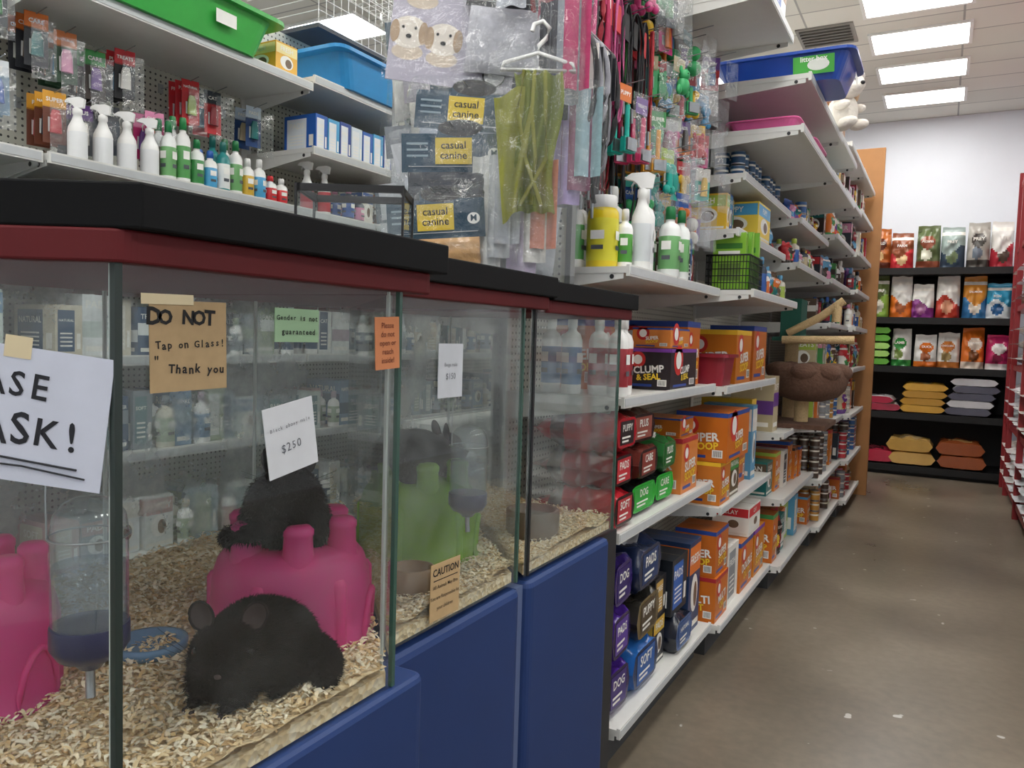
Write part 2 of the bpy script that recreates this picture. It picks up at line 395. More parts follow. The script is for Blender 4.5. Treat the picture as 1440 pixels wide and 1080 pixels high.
# ------------------------------------------------------------------ chinchillas
def chinchilla(loc, rot, sc=(1, 1, 1), seed=1, pitch=0, n=15000, headturn=0, hd=(0, 0, 0), fl=1.0):
    rd = random.Random(seed)
    bm = bmesh.new()
    def E(c, r):
        m = Matrix.Translation(c) @ Matrix.Diagonal((r[0], r[1], r[2], 1)); bmesh.ops.create_icosphere(bm, subdivisions=3, radius=1, matrix=m)
    hx = RZ(headturn)
    base = Vector((.07, 0, .06)); hdv = Vector(hd)
    def HP(p): return base+hdv+(hx.to_3x3() @ (Vector(p)-base))
    E((0, 0, .066), (.095, .068, .064)); E((-.05, 0, .066), (.068, .075, .066)); E((.052, 0, .058), (.055, .052, .054))
    E((.075+hdv.x*.5, 0, .065+hdv.z*.5), (.045, .045, .045))
    E(HP((.1, 0, .076)), (.047, .043, .041)); E(HP((.128, 0, .066)), (.03, .028, .027)); E(HP((.148, 0, .06)), (.017, .015, .014))
    for s in (-1, 1):
        E((-.035, s*.052, .04), (.052, .032, .042)); E((.01, s*.058, .012), (.036, .012, .011)); E((.09, s*.024, .014), (.024, .01, .011)); E((.075, s*.03, .035), (.02, .016, .03))
        E(HP((.108, s*.03, .064)), (.02, .016, .02))
    for i in range(12):
        t = i/11; a = pi-1.5*t; E((-.02+.105*math.cos(a), .098*math.sin(a)+.005, .05-.03*t), (.017, .017, .014+.004*t))
    me = bpy.data.meshes.new('tmp'); bm.to_mesh(me); bm.free()
    ob = bpy.data.objects.new('tmp', me); scene.collection.objects.link(ob)
    rm = ob.modifiers.new('r', 'REMESH'); rm.mode = 'VOXEL'; rm.voxel_size = .0045
    sm = ob.modifiers.new('s', 'SMOOTH'); sm.iterations = 6; sm.factor = .6
    dg = bpy.context.evaluated_depsgraph_get(); dg.update()
    m2 = bpy.data.meshes.new_from_object(ob.evaluated_get(dg)); bpy.data.objects.remove(ob)
    b = MB()
    FUR = M('080606', .95, 0, .3, 60, .3, 0, '', .08); FURS = [M(c_, .85, 0, .1, 25, 0, 0, '', .1) for c_ in ('040303', '0a0807', '1c1614', '060505')]
    b.add([v.co for v in m2.vertices], [tuple(p.vertices) for p in m2.polygons], FUR, True)
    ps = m2.polygons; np_ = len(ps)
    allv = []; allf = []; allm = []
    for k in range(n):
        p = ps[rd.randrange(np_)]; c = p.center; nn = p.normal
        if c.z < .012: continue
        j = Vector((rd.uniform(-1, 1), rd.uniform(-1, 1), rd.uniform(-1, 1)))*.003
        d = (nn*.55+Vector((-.6, 0, -.35))+Vector((rd.uniform(-1, 1), rd.uniform(-1, 1), rd.uniform(-1, 1)))*.2).normalized()
        ln = rd.uniform(.006, .011)*(.5 if c.x > .1 else 1)*fl
        sd = d.cross(nn)
        if sd.length < .01: sd = Vector((0, 1, 0))
        sd = sd.normalized()*.0008
        q = len(allv); o = c+j
        allv += [o-sd, o+sd, o+d*ln]; allf.append((q, q+1, q+2)); allm.append(FURS[rd.randrange(4)])
    b.add(allv, allf, allm, False)
    EARO = M('1e1918', .8, 0, .08, 25, 0, 0, '', .2); EARI = M('453a39', .7, 0, .08, 25, 0, 0, '', .2); EYE = M('050505', .05)
    for s in (-1, 1):
        X = T(*HP((.084, s*.032, .113))) @ hx @ RZ(s*.15) @ RX(-s*.30) @ RY(-.25)
        def ear(u, v, o=0):
            a = u*2*pi; y = math.cos(a)*.0165*v; z = math.sin(a)*.023*v+.010; x = -.010*(1-v*v)+o
            return (x, y*(1 if z > -.005 else .75), z)
        b.grid(lambda u, v: ear(u, v), 18, 5, EARI, X); b.grid(lambda u, v: ear(u, v, -.0025), 18, 5, EARO, X)
        b.tube([ear(i/18, 1) for i in range(18)], .002, EARO, 5, True, X)
        e = HP((.121, s*.032, .083)); b.ell(e, (.0088, .0078, .0095), EYE, 14)
        for w in range(6):
            q = HP((.148, s*.012, .058)); q2 = HP((.135-.01*w, s*(.06+.006*w), .045+.012*w)); b.tube([q, (q+q2)/2+Vector((0, 0, .006)), q2], .00035, FURS[2], 3)
        for t in range(4):
            b.ell((.108+.002*t, s*.024+(t-1.5)*.005, .006), (.007, .0022, .003), EARI, 6)
    b.ell(HP((.1655, 0, .064)), (.004, .005, .0035), EARI, 10)
    S = T(*loc) @ RZ(rot) @ RY(pitch) @ Matrix.Diagonal((sc[0], sc[1], sc[2], 1))
    b.v = [S @ v for v in b.v]
    b.make('chinchilla')
chinchilla((-.92, .850, .942), math.radians(-76), (.95, 1.14, .94), 1, 0, 32000, .38, (-.018, 0, .018))
chinchilla((-1.04, 1.05, 1.100), math.radians(130), (.74, .96, 1.16), 2, 0, 16000, 0, (-.03, 0, .01), .8)
chinchilla((-1.15, 1.60, 1.13), math.radians(60), (.9, .95, 1.0), 3, 0, 9000, 0, (0, 0, 0), .8)

# ------------------------------------------------------------------ signs
FX = RZ(pi/2)   # frame facing +X : local x -> +Y, -y -> +X
INK = M('111114', .7)
def sign(name, X, w, h, paper, draw, tape=None, rot=0):
    b = MB(); XX = X @ RY(-rot)
    b.box(-w/2, w/2, -.0008, .0004, -h/2, h/2, paper, XX)
    draw(b, XX)
    if tape: b.rect(tape[0], tape[1], tape[2], tape[3], M('d8c9a4', .4), XX, .0013)
    b.make(name)
G = .0036
def dn(b, X):
    b.text('DO NOT', -.010, .034, .025, INK, X, .0015, .04, 0, hand=.7); b.text('Tap on Glass!', .002, .002, .0122, INK, X, .0015, .02, .02, hand=.7)
    b.text('Thank you', .010, -.028, .0145, INK, X, .0015, .025, -.04, hand=.7); b.text('"', -.046, -.018, .018, INK, X, .0015, .01)
    b.rect(-.03, .0545, .07, .012, M('d8c9a4', .4), X, .002)
sign('cardboard_notice', T(AX+G, .632, 1.476) @ FX, .108, .106, M('b09670', .85, 0, .12, 60), dn, rot=.02)
def gd(b, X):
    b.text('Gender is not', 0, .010, .0098, INK, X, .0015, .02, hand=.5); b.text('guaranteed', .002, -.009, .0105, INK, X, .0015, .02, hand=.5)
sign('green_notice_card', T(AX+G, .809, 1.505) @ FX, .084, .046, M('96b692', .8), gd)
def bk(b, X):
    g = M('5c6068', .7); b.text('Black ebony male', 0, .018, .0078, g, X, .0015, .0, .03, hand=.5); b.text('$250', -.002, -.012, .016, g, X, .0015, 0, .03, hand=.5)
sign('price_card', T(AX+G, .800, 1.35) @ FX, .094, .098, M('d6d9de', .8), bk, rot=.16)
def og(b, X):
    for i in range(5): b.text(['Please', 'do not', 'open or', 'reach', 'inside!'][i], 0, .028-.014*i, .013, M('5a1a10', .7), X, .0015, .0)
sign('orange_notice', T(AX+G+.002, 1.008, 1.482) @ FX, .062, .084, M('cf8458', .8), og, rot=.05)
def wc(b, X):
    b.text('Beige male', 0, .012, .011, M('6a6e76', .7), X, .0015); b.text('$150', 0, -.012, .018, M('6a6e76', .7), X, .0015)
sign('price_card', T(-.882+G, 1.338, 1.425) @ FX, .09, .11, M('c9cdd4', .8), wc, rot=.0)
def ca(b, X):
    b.text('CAUTION', 0, .04, .026, INK, X, .0015, .02, hand=0, maxw=.095); b.rect(0, .024, .09, .002, INK, X, .0015)
    for i, t in enumerate(['All Animals May Bite', 'You are Responsible for', 'your children']): b.text(t, 0, .01-.022*i, .011, INK, X, .0015, .005)
sign('caution_notice', T(-.882+G, 1.338, .972) @ FX, .108, .118, M('c2a478', .85, 0, .1, 40), ca, rot=-.02)
ang = math.atan2(.481, .877)
def pa(b, X):
    INKB = M('14161f', .6)
    b.text('PLEASE', -.012, .030, .040, INKB, X, .0015, .014, 0, hand=.6)
    b.text('ASK!', .048, -.018, .046, INKB, X, .0015, .014, 0, hand=.6)
    b.tube([(-.09, -.002, -.048), (0, -.002, -.048), (.1, -.002, -.052)], .0013, INKB, 5, X=X); b.tube([(-.04, -.002, -.058), (.04, -.002, -.056), (.11, -.002, -.061)], .0011, INKB, 5, X=X)
P0 = Vector((AX, AY))+Vector((-.877, -.481))*.134+Vector((.481, -.877))*.004
sign('paper_notice', T(P0[0], P0[1], 1.402) @ RZ(ang), .255, .148, M('ccd1e0', .75), pa, tape=(.022, .073, .03, .024), rot=-.12)

# ------------------------------------------------------------------ products
PAL = ['d8722c', '2a5aa8', 'c22f36', 'e6bc3a', '3f8a4b', '6a3f90', 'e4e1d8', '17706f', 'd88fb0', '28303c', '5a9cc4', 'a8c04e', 'e4e1d8', '3a2f2a', '8a1f2c', '5a4a3a', 'c0b290']
WORDS = ['CLEAN', 'FRESH', 'NATURAL', 'PUPPY', 'CARE', 'CAT', 'DOG', 'PLUS', 'SUPER', 'SOFT', 'PADS', 'TREATS']
def pm(h): return M(h, .38, 0, .05, 20)
def facets(X, w, d, h):
    return [(X @ T(0, -d/2, h/2), w, h), (X @ T(w/2, 0, h/2) @ FX, d, h)]
def art(b, X, w, h, base, acc, words, style, rd):
    o = .0006
    W = pm('f2f0ea')
    if style == 'litter':
        b.disc(-w*.22, h*.22, w*.34, w*.34, pm('c9302c'), X, o); b.disc(-w*.22, h*.22, w*.2, w*.2, W, X, o*2)
        b.rect(0, h*.455, w, h*.09, pm(acc), X, o)
        b.text(words[0], w*.02, -h*.02, h*.24, W, X, o*3, .03, .08, maxw=w*.8); b.text(words[1], w*.02, -h*.2, h*.2, pm('f7d23a'), X, o*3, .03, .08, maxw=w*.7)
        b.rect(w*.32, -h*.33, w*.2, h*.16, W, X, o)
        for i in range(8): b.rect(w*.25+i*w*.02, -h*.33, w*.008, h*.12, INK, X, o*2)
        b.rect(-w*.15, -h*.4, w*.5, h*.06, pm('2a4a9a'), X, o)
    elif style == 'photo':
        b.rect(0, h*.3, w*.96, h*.3, pm(acc), X, o); b.disc(0, -h*.08, w*.6, h*.42, W, X, o*1.5); b.disc(w*.08, -h*.1, w*.3, h*.28, pm('6e5a48'), X, o*2)
        b.text(words[0], 0, h*.3, h*.2, W, X, o*2, .02, maxw=w*.85); b.rect(0, -h*.42, w*.9, h*.06, pm('e8e4da'), X, o)
    elif style == 'panel':
        b.rect(-w*.1, 0, w*.62, h*.8, pm(acc), X, o); b.text(words[0], -w*.1, h*.2, h*.22, W, X, o*2, .02, maxw=w*.55)
        for i in range(4): b.rect(-w*.1, -h*.05-i*h*.08, w*.45, h*.03, W, X, o*2)
        b.rect(w*.36, -h*.2, w*.14, h*.3, W, X, o)
    else:
        b.rect(0, rd.uniform(-.2, .2)*h, w, h*.25, pm(acc), X, o); b.rect(0, -h*.38, w*.8, h*.08, W, X, o)
        b.text(words[0], 0, h*.3, h*.18, W, X, o*2, .02, maxw=w*.8)
def carton_into(b, X, w, d, h, base, acc, words, style, rd):
    b.box(-w/2, w/2, -d/2, d/2, 0, h, pm(base), X)
    b.box(-w/2*.99, w/2*.99, -.001, .001, h, h+.0006, M('9a8a70', .6), X)
    for (XX, ww, hh) in facets(X, w, d, h): art(b, XX, ww, hh, base, acc, words, style, rd)
def carton(name, x, y, z, w, d, h, base='cc6e22', acc='2a4a9a', words=('SUPER', 'SCOOP'), style='litter', rot=0):
    b = MB(); carton_into(b, I4, w, d, h, base, acc, words, style, R); return b.make(name, (x, y, z), rot)
def bag_into(b, X, w, t, h, cols, word=None, seed=0, wrinkle=1, boxy=3.2, art_=0):
    base, band, spot = [M(c, .22, 0, .12, 12) for c in cols]
    WH = M('efece4', .3)
    def th(u, v):
        e = max(0, 1-abs(2*u-1)**boxy)**.5
        pv = .78+.22*math.sin(min(1, v/.3)*pi/2) if v < .5 else (1-max(0, (v-.62)/.3)**1.5 if v < .92 else .0)
        pv = max(.03, min(1, pv)); return t/2*e*pv
    def f(sgn):
        def g(u, v):
            wr = noise.noise(Vector((u*5+seed, v*6, seed*3.1)))*t*.2*wrinkle
            n_ = (th(u, v)+(wr if .03 < v < .9 and .05 < u < .95 else 0))
            taper = 1-.10*max(0, v-.6)/.4-.04*math.sin(v*pi)
            return ((u-.5)*w*taper, sgn*n_, v*h+.012*noise.noise(Vector((u*3, seed, 0)))*(v > .9))
        return g
    def mt(u, v):
        if v > .91: return base
        if art_ == 1:
            if (u-.5)**2/.09+(v-.60)**2/.028 < 1: return band
            if v < .18: return band
            if (u-.45)**2/.05+(v-.32)**2/.02 < 1: return spot
            return base
        if art_ == 2:
            if v < .42+.12*math.sin(u*5+seed): return band if (u-.5)**2/.06+(v-.26)**2/.025 > 1 else spot
            if .8 < v < .86: return WH
            return base
        if .60 < v < .76: return band
        if (u-.5)**2/.07+(v-.34)**2/.035 < 1: return spot
        return base
    nu, nv = (16, 24) if art_ else (12, 18)
    b.grid(f(-1), nu, nv, mt, X); b.grid(f(1), nu, nv, mt, X, flip=True)
    n = 12; b.add([f(-1)(i/n, 0) for i in range(n+1)]+[f(1)(i/n, 0) for i in range(n, -1, -1)], [tuple(range(2*n+2))[::-1]], band if seed > 8 else base, False, X)
    if word: b.text(word, 0, h*(.62 if art_ else .69), h*(.10 if art_ else .13), M('f4f2ea', .5), X, t/2*1.18+.001, .02, maxw=w*(.5 if art_ else .62))
def bag(name, x, y, z, w, t, h, cols, word=None, rot=0, lying=None, endlabel=None, art_=0):
    b = MB()
    if lying == 'x': X = T(h/2, 0, t/2) @ RZ(pi/2) @ RX(-pi/2)
    elif lying == 'y': X = T(0, -h/2, t/2) @ RX(-pi/2)
    else: X = I4
    bag_into(b, X, w, t, h, cols, word, R.random()*20, boxy=7 if lying else 3.6, art_=art_)
    if endlabel:
        XX = T(h/2, 0, t/2) @ FX; W_ = M('f4f2ea', .5); b.rect(0, 0, w*.68, t*.62, M(endlabel, .4), XX, .001)
        b.text(R.choice(WORDS), 0, t*.12, t*.3, W_, XX, .002, .02, maxw=w*.5); b.rect(-w*.06, -t*.12, w*.42, t*.05, W_, XX, .002); b.rect(-w*.1, -t*.22, w*.32, t*.05, W_, XX, .002)
    return b.make(name, (x, y, z), rot)
def bottle_into(b, X, r, h, body, label, cap, kind='pump'):
    bd, lb, cp = M(body, .3), pm(label), M(cap, .35)
    b.lathe([(r*.92, 0, bd), (r, .008, bd), (r, h*.12, lb), (r*1.003, h*.121, lb), (r*1.003, h*.58, bd), (r, h*.581, bd), (r, h*.66, bd), (r*.8, h*.74, bd), (r*.42, h*.78, bd), (r*.4, h*.82, cp), (r*.48, h*.821, cp), (r*.46, h*.97, cp), (r*.38, h, cp)] if kind != 'jar' else
            [(r*.95, 0, bd), (r, .006, bd), (r, h*.1, lb), (r*1.004, h*.101, lb), (r*1.004, h*.68, bd), (r, h*.69, bd), (r*.97, h*.78, bd), (r*.82, h*.83, cp), (r*.86, h*.84, cp), (r*.86, h*.98, cp), (r*.8, h, cp)], None, 22, X)
    for a in (-pi/2, 0):
        XX = X @ RZ(a+pi/2)
        b.rect(0, h*.45, r*.9, h*.12, M('f3f3ee', .5), XX, r*1.02); b.rect(0, h*.28, r*.8, h*.06, pm('555a60'), XX, r*1.02)
def bottle(name, x, y, z, r, h, body='f0f0ee', label='3f9a4b', cap='2c7a3c', kind='pump'):
    b = MB(); bottle_into(b, I4, r, h, body, label, cap, kind); return b.make(name, (x, y, z), R.uniform(-.3, .3))
def spray_into(b, X, r, h, body='f0f0ee', label='d8dde0', head='f4f4f2'):
    bd, lb, hd = M(body, .3), pm(label), M(head, .35)
    b.lathe([(r*.9, 0, bd), (r, .01, bd), (r, h*.1, lb), (r*1.005, h*.101, lb), (r*1.005, h*.48, bd), (r, h*.49, bd), (r*.92, h*.56, bd), (r*.55, h*.66, bd), (r*.4, h*.74, hd), (r*.5, h*.75, hd), (r*.48, h*.82, hd), (r*.25, h*.85, hd)], None, 20, X, sx=1, sy=.8)
    s = h
    poly = [(-.10, .84), (-.12, .97), (-.05, 1.0), (.12, .985), (.17, .95), (.17, .92), (.10, .91), (.06, .88), (.03, .84)]
    vs = [(px_*s, -.035*s*.8, pz*s) for px_, pz in poly]+[(px_*s, .035*s*.8, pz*s) for px_, pz in poly]
    n = len(poly); b.add(vs, [tuple(range(n)), tuple(range(2*n-1, n-1, -1))]+[(i, n+i, n+(i+1) % n, (i+1) % n) for i in range(n)], hd, False, X)
    b.tube([(.08*s, 0, .91*s), (.11*s, 0, .86*s), (.10*s, 0, .78*s)], .012*s, hd, 6, X=X)
    b.lathe([(.014*s, 0), (.017*s, .02*s)], hd, 8, X @ T(.165*s, 0, .935*s) @ RY(pi/2))
    b.rect(0, h*.3, r*1.1, h*.2, M('e2e6ea', .5), X, r*.86)
def spray(name, x, y, z, r, h, rot=0, **k):
    b = MB(); spray_into(b, I4, r, h, **k); return b.make(name, (x, y, z), rot)
def can_into(b, X, r, h, c):
    b.lathe([(r*.96, 0, STEEL), (r, .003, STEEL), (r, .006, pm(c)), (r, h*.55, pm('e8e4d8')), (r, h*.7, pm(c)), (r, h-.006, STEEL), (r, h-.002, STEEL), (r*.93, h-.003, STEEL)], None, 16, X)

# ---------------------------------------------------------------- gondola
PEG, N, L, P = node_mat('pegboard')
tc = N.new('ShaderNodeTexCoord'); sp = N.new('ShaderNodeSeparateXYZ'); L.new(tc.outputs['Object'], sp.inputs[0])
def mth(op, a, b_=None):
    n = N.new('ShaderNodeMath'); n.operation = op
    for i, q in enumerate((a, b_)):
        if q is None: continue
        if isinstance(q, (int, float)): n.inputs[i].default_value = q
        else: L.new(q, n.inputs[i])
    return n.outputs[0]
xy = mth('ADD', sp.outputs[0], sp.outputs[1])
fa = mth('SUBTRACT', mth('FRACT', mth('MULTIPLY', xy, 39.4)), .5); fb = mth('SUBTRACT', mth('FRACT', mth('MULTIPLY', sp.outputs[2], 39.4)), .5)
dd = mth('ADD', mth('MULTIPLY', fa, fa), mth('MULTIPLY', fb, fb)); ls = mth('LESS_THAN', dd, .035)
mx = N.new('ShaderNodeMix'); mx.data_type = 'RGBA'; L.new(ls, mx.inputs['Factor']); mx.inputs['A'].default_value = (.58, .58, .50, 1); mx.inputs['B'].default_value = (.06, .06, .055, 1)
L.new(mx.outputs['Result'], P.inputs['Base Color']); P.inputs['Roughness'].default_value = .6
def shelfboard(b, xb, xf, y0, y1, z, sgn=1):
    lo, hi = min(xb, xf), max(xb, xf)
    b.box(lo, hi, y0+.004, y1-.004, z-.022, z, SHELF)
    b.box(*(sorted((xf, xf+sgn*.012))), y0+.004, y1-.004, z-.032, z+.006, SHELF)
    b.box(*(sorted((xf+sgn*.012, xf+sgn*.014))), y0+.01, y1-.01, z-.026, z+.0, M('c3c7c9', .4))
    for yy in (y0+.006, y1-.010):
        vs = [(xb, yy, z-.02), (xf-sgn*.01, yy, z-.02), (xf-sgn*.01, yy, z-.04), (xb, yy, z-.10)]
        vs += [(p[0], p[1]+.004, p[2]) for p in vs]
        b.add(vs, [(0, 1, 2, 3), (7, 6, 5, 4), (0, 4, 5, 1), (1, 5, 6, 2), (2, 6, 7, 3), (3, 7, 4, 0)], SHELF)
        b.lathe([(.008, 0), (.008, .001)], DK, 10, T(xf-sgn*.05, yy-.0012, z-.033) @ RX(pi/2))
def gondola(y0, y1, xc, levels, ztop, sgn=1, partial=None):
    b = MB()
    b.box(xc-.02, xc+.02, y0, y1, .1, ztop, PEG)
    for yy in (y0, y1-.03): b.box(xc-.03, xc+.03, yy, yy+.03, 0, ztop, SHELF)
    for z, xf in levels: shelfboard(b, xc+sgn*.022, xf, y0, y1, z, sgn)
    if partial: shelfboard(b, xc+sgn*.022, partial[1], partial[2], y1, partial[0], sgn)
    xf = levels[0][1]
    b.box(*sorted((xc, xf-sgn*.06)), y0+.02, y1-.02, 0, levels[0][0]-.04, M('3c3e40', .6))
    return b.make('gondola_shelving')
XC = -1.40
U = [(2.45, 3.65, [(.17, -.90), (.84, -.93), (1.30, -.93), (1.74, -.93)]),
     (3.65, 4.87, [(.16, -.86), (.72, -.88), (1.29, -.88), (1.74, -.78), (2.02, -.86), (2.27, -.84), (2.46, -.60), (2.68, -.58)]),
     (4.87, 6.1, [(.15, -.80), (.56, -.80), (.96, -.82), (1.98, -.78), (2.24, -.78), (2.5, -.62), (2.78, -.62)]),
     (6.1, 7.3, [(.15, -.74), (.5, -.74), (.9, -.74), (1.3, -.74), (1.66, -.74), (1.98, -.74), (2.3, -.72), (2.62, -.68), (2.95, -.66)]),
     (7.3, 8.5, [(.15, -.68), (.5, -.68), (.9, -.68), (1.3, -.68), (1.66, -.68), (1.98, -.68), (2.3, -.68), (2.66, -.68), (3.0, -.68)])]
for i, (y0, y1, lv) in enumerate(U): gondola(y0, y1, XC, lv, 3.2 if i == 0 else 3.05, partial=(2.84, -.66, 3.08) if i == 0 else None)
b = MB()
for z in (.2, .7, 1.15, 1.6, 2.05, 2.5): shelfboard(b, XC-.035, XC-.42, 2.46, 8.5, z, -1)
b.make('rear_gondola_shelves')
b = MB(); b.box(-1.86, -1.12, 2.41, 2.435, 1.66, 3.2, PEG); b.box(-1.87, -1.84, 2.405, 2.44, 0, 3.2, M('9a9d9e', .5)); b.box(-1.13, -1.11, 2.405, 2.44, 1.66, 3.2, M('8a8d8e', .5)); b.make('endcap_pegboard')
b = MB(); b.box(-1.45, -.60, 8.56, 8.62, 0, 3.45, M('a87646', .55, 0, .15, 6)); b.make('wood_end_panel', bevel=.004)

def rowfill(name, y0, y1, xf, z, hmax, kinds, seed, depth=.3, wr=(.07, .2), fill=.9):
    rd = random.Random(seed); b = MB(); y = y0+.02
    while y < y1-.05:
        k = rd.choice(kinds); w = rd.uniform(*wr)
        if k == 'can': w = .075
        if k in ('bot', 'spray'): w = rd.uniform(.06, .08)
        if k == 'bag': w = rd.uniform(.12, .18)
        if y+w > y1-.01: break
        h = hmax*rd.uniform(.6, fill); cx = xf-depth/2-.03-rd.uniform(0, .05); cy = y+w/2
        c1, c2 = rd.sample(PAL, 2)
        if k == 'box':
            carton_into(b, T(cx, cy, z), depth*rd.uniform(.7, 1), w*.95, h, c1, c2, (rd.choice(WORDS), ''), rd.choice(['photo', 'panel', 'x']), rd)
        elif k == 'obox':
            carton_into(b, T(cx, cy, z), depth*.9, w*.95, h, rd.choice(['cc6e22', 'be6420', 'd47c2c']), c2, ('SUPER', 'SCOOP'), 'litter', rd)
        elif k == 'bag':
            bag_into(b, T(xf-.09, cy, z) @ RZ(pi/2-.3), w*.9, .08, h, rd.sample(PAL, 3), rd.choice(WORDS), rd.random()*9, art_=rd.choice([1, 2]))
        elif k == 'can':
            q = max(1, min(4, int(hmax/.085))); q = rd.randint(max(1, q-1), q); c3 = rd.choice(['8a8f94', 'b8863a', 'b03038', '3a6aa8', '4a3a30', 'c8c4b8'])
            for lv in range(q):
                for dx in (0, .08, .16): can_into(b, T(xf-.06-dx, cy, z+lv*.08), .036, .078, c3)
        elif k == 'bot':
            for dx in (0, .09): bottle_into(b, T(xf-.06-dx, cy, z), w*.45, min(h, .28), rd.choice(['f0f0ee', 'f0f0ee', 'd8d4c4', '2a3a4a']), c1, c2)
        elif k == 'spray': spray_into(b, T(xf-.07, cy, z), w*.45, min(h, .28))
        y += w+rd.uniform(.002, .012)
    b.make(name)

E_ = .0012
z = 1.74+E_
bottle('yellow_supplement_jar', -1.06, 2.555, z, .055, .25, 'e6cc1e', 'e0d83a', 'f2f2f0', 'jar')
bottle('shampoo_bottle', -1.15, 2.53, z, .03, .26, 'f1f1ef', '5aa05a', 'f1f1ef')
bottle('shampoo_bottle', -1.085, 2.70, z, .043, .31, 'f1f1ef', '9aa0a4', 'f4f4f2')
bottle('shampoo_bottle', -.995, 2.60, z, .028, .21, 'f1f1ef', '4f9a3a', 'ececea')
bottle('shampoo_bottle', -1.0, 2.80, z, .042, .32, 'f1f1ef', 'e4e6e8', 'f4f4f2')
bottle('shampoo_bottle', -1.19, 2.62, z, .042, .29, 'f1f1ef', 'c8ccd0', 'f4f4f2')
spray('spray_bottle', -.965, 2.68, z, .036, .35, 3.6)
bottle('shampoo_bottle', -.955, 2.98, z, .042, .275, 'e9ecea', '6fa86a', '1e7a44')
bottle('shampoo_bottle', -.95, 3.11, z, .036, .28, 'e9ecea', '6fa86a', '1e7a44')
bottle('shampoo_bottle', -1.06, 3.0, z, .04, .27, 'e9ecea', '3f8a4a', '1e7a44')
for i in range(4): bottle('shampoo_bottle', -1.15, 2.85+.13*i+.15, z, .035, .25, 'eeeeec', R.choice(PAL), R.choice(['f0f0ee', '1e7a44', 'd03030']))
rowfill('boxed_pet_supplies', 3.2, 3.64, -.96, z, .26, ['box'], 3, .2, (.04, .08))
z = 1.30+E_
for x, y in ((-.975, 2.53), (-1.06, 2.56), (-1.15, 2.53), (-1.0, 2.64), (-1.24, 2.55)):
    bottle('stain_remover_bottle', x, y, z, .036, .285, 'f0efec', 'a02a34' if x > -1.1 else '4a7ab0', 'ececea')
carton('litter_box_carton', -1.03, 3.18, z, .19, .36, .165, '2a2326', '7a3f9a', ('CLUMP', '& SEAL'), 'litter')
carton('litter_box_carton', -1.17, 3.5, z, .36, .2, .285)
carton('litter_box_carton', -1.26, 2.95, z, .2, .3, .27)
carton('litter_box_carton', -1.03, 3.16, z+.167, .16, .26, .08, 'd8823a')
def tub(name, x, y, z, w, d, h, m, rim=.012, rot=0):
    b = MB(); k = .86
    o0 = rounded([(-w/2*k, -d/2*k), (w/2*k, -d/2*k), (w/2*k, d/2*k), (-w/2*k, d/2*k)], min(w, d)*.15, 4); o1 = rounded([(-w/2, -d/2), (w/2, -d/2), (w/2, d/2), (-w/2, d/2)], min(w, d)*.15, 4)
    n = len(o0)
    def ring(p, s, zz): return [(x_*s, y_*s, zz) for x_, y_ in p]
    rings = [ring(o0, 1, 0), ring(o1, 1, h*.9), ring(o1, 1+rim*2/w*1.4, h*.9), ring(o1, 1+rim*2/w*1.4, h), ring(o1, .97, h), ring(o0, .96, .006)]
    vs = sum(rings, []); fs = []
    for j in range(len(rings)-1):
        for i in range(n): fs.append((j*n+i, j*n+(i+1) % n, (j+1)*n+(i+1) % n, (j+1)*n+i))
    fs += [tuple(range(n))[::-1], tuple(range((len(rings)-1)*n, len(rings)*n))]
    b.add(vs, fs, m, False); return b.make(name, (x, y, z), rot)
z = .84+E_
RB = ('b3202c', '26181a', 'e6e2da'); GB = ('1a2023', '2fae3c', 'dfe8dd'); DB = ('5a2a24', '2a1a18', 'c8b8a0')
for i, (y, dz, c, w_) in enumerate(((2.56, 0, RB, .2), (2.575, .135, ('8a1a24', '26181a', 'd8c8b8'), .2), (2.82, 0, GB, .29), (2.80, .135, ('6a2f28', '2a1a1a', 'd8c8b8'), .25), (3.09, 0, GB, .22), (2.80, .265, DB, .24), (3.06, .135, ('2a6a34', '1d2420', 'e8e8e0'), .2), (2.56, .27, ('b3202c', '2a1a1a', 'd8c8b8'), .19))):
    bag('pet_food_bag', -1.12+R.uniform(-.02, .02), y, z+dz, w_, .132, .33, c, 'TREATS', R.uniform(-.06, .06), 'x', ['b8323a', 'c8323a', '2fae3c', '8a3a30', '2fae3c', '9a5040', '1d6a30', '26181a'][i])
carton('litter_box_carton', -1.08, 3.38, z, .26, .24, .24, 'd8823a', 'b02a34'); carton('litter_box_carton', -1.08, 3.38, z+.242, .22, .2, .08, 'b5651d', '2a4a9a')
z = .17+E_
PB = ('4a2a86', '2a1a50', 'cfc4e6'); NB = ('1f2c4c', '2a6ac0', 'e6e9ee'); BB = ('2a66b0', '16305c', 'f0f0f0')
for i in range(3): bag('litter_liner_pack', -1.10, 2.57, z+.19*i, .2, .185, .32, (PB, PB, ('32206a', '2a1a50', 'b8a8d8'))[i], 'LITTER', R.uniform(-.06, .06), 'x', ['3a2070', '5a3a98', '32206a'][i])
for i in range(3): bag('litter_liner_pack', -1.12, 2.83, z+.19*i, .28, .185, .38, (BB, ('2c2a26', '6a5a3a', 'd8cdb0'), NB)[i], 'PADS', R.uniform(-.04, .04), 'x', ['1f56a0', '4a3e2a', '1f3a6a'][i])
carton('boxed_pet_supplies', -1.06, 3.07, z, .2, .14, .2, '20232c', 'd8b040', ('PADS', ''), 'photo'); carton('boxed_pet_supplies', -1.06, 3.07, z+.202, .2, .14, .16, '2a2a30', 'c8a050', ('CARE', ''), 'panel')
bag('litter_liner_pack', -1.08, 3.27, z, .24, .16, .34, ('1d2230', '3a5a90', 'c8ccd4'), 'LINERS', 0, 'x', '3a5a90')
carton('boxed_pet_supplies', -1.08, 3.27, z+.165, .28, .22, .24, '20262e', '2a62b8', ('PADS', ''), 'panel')
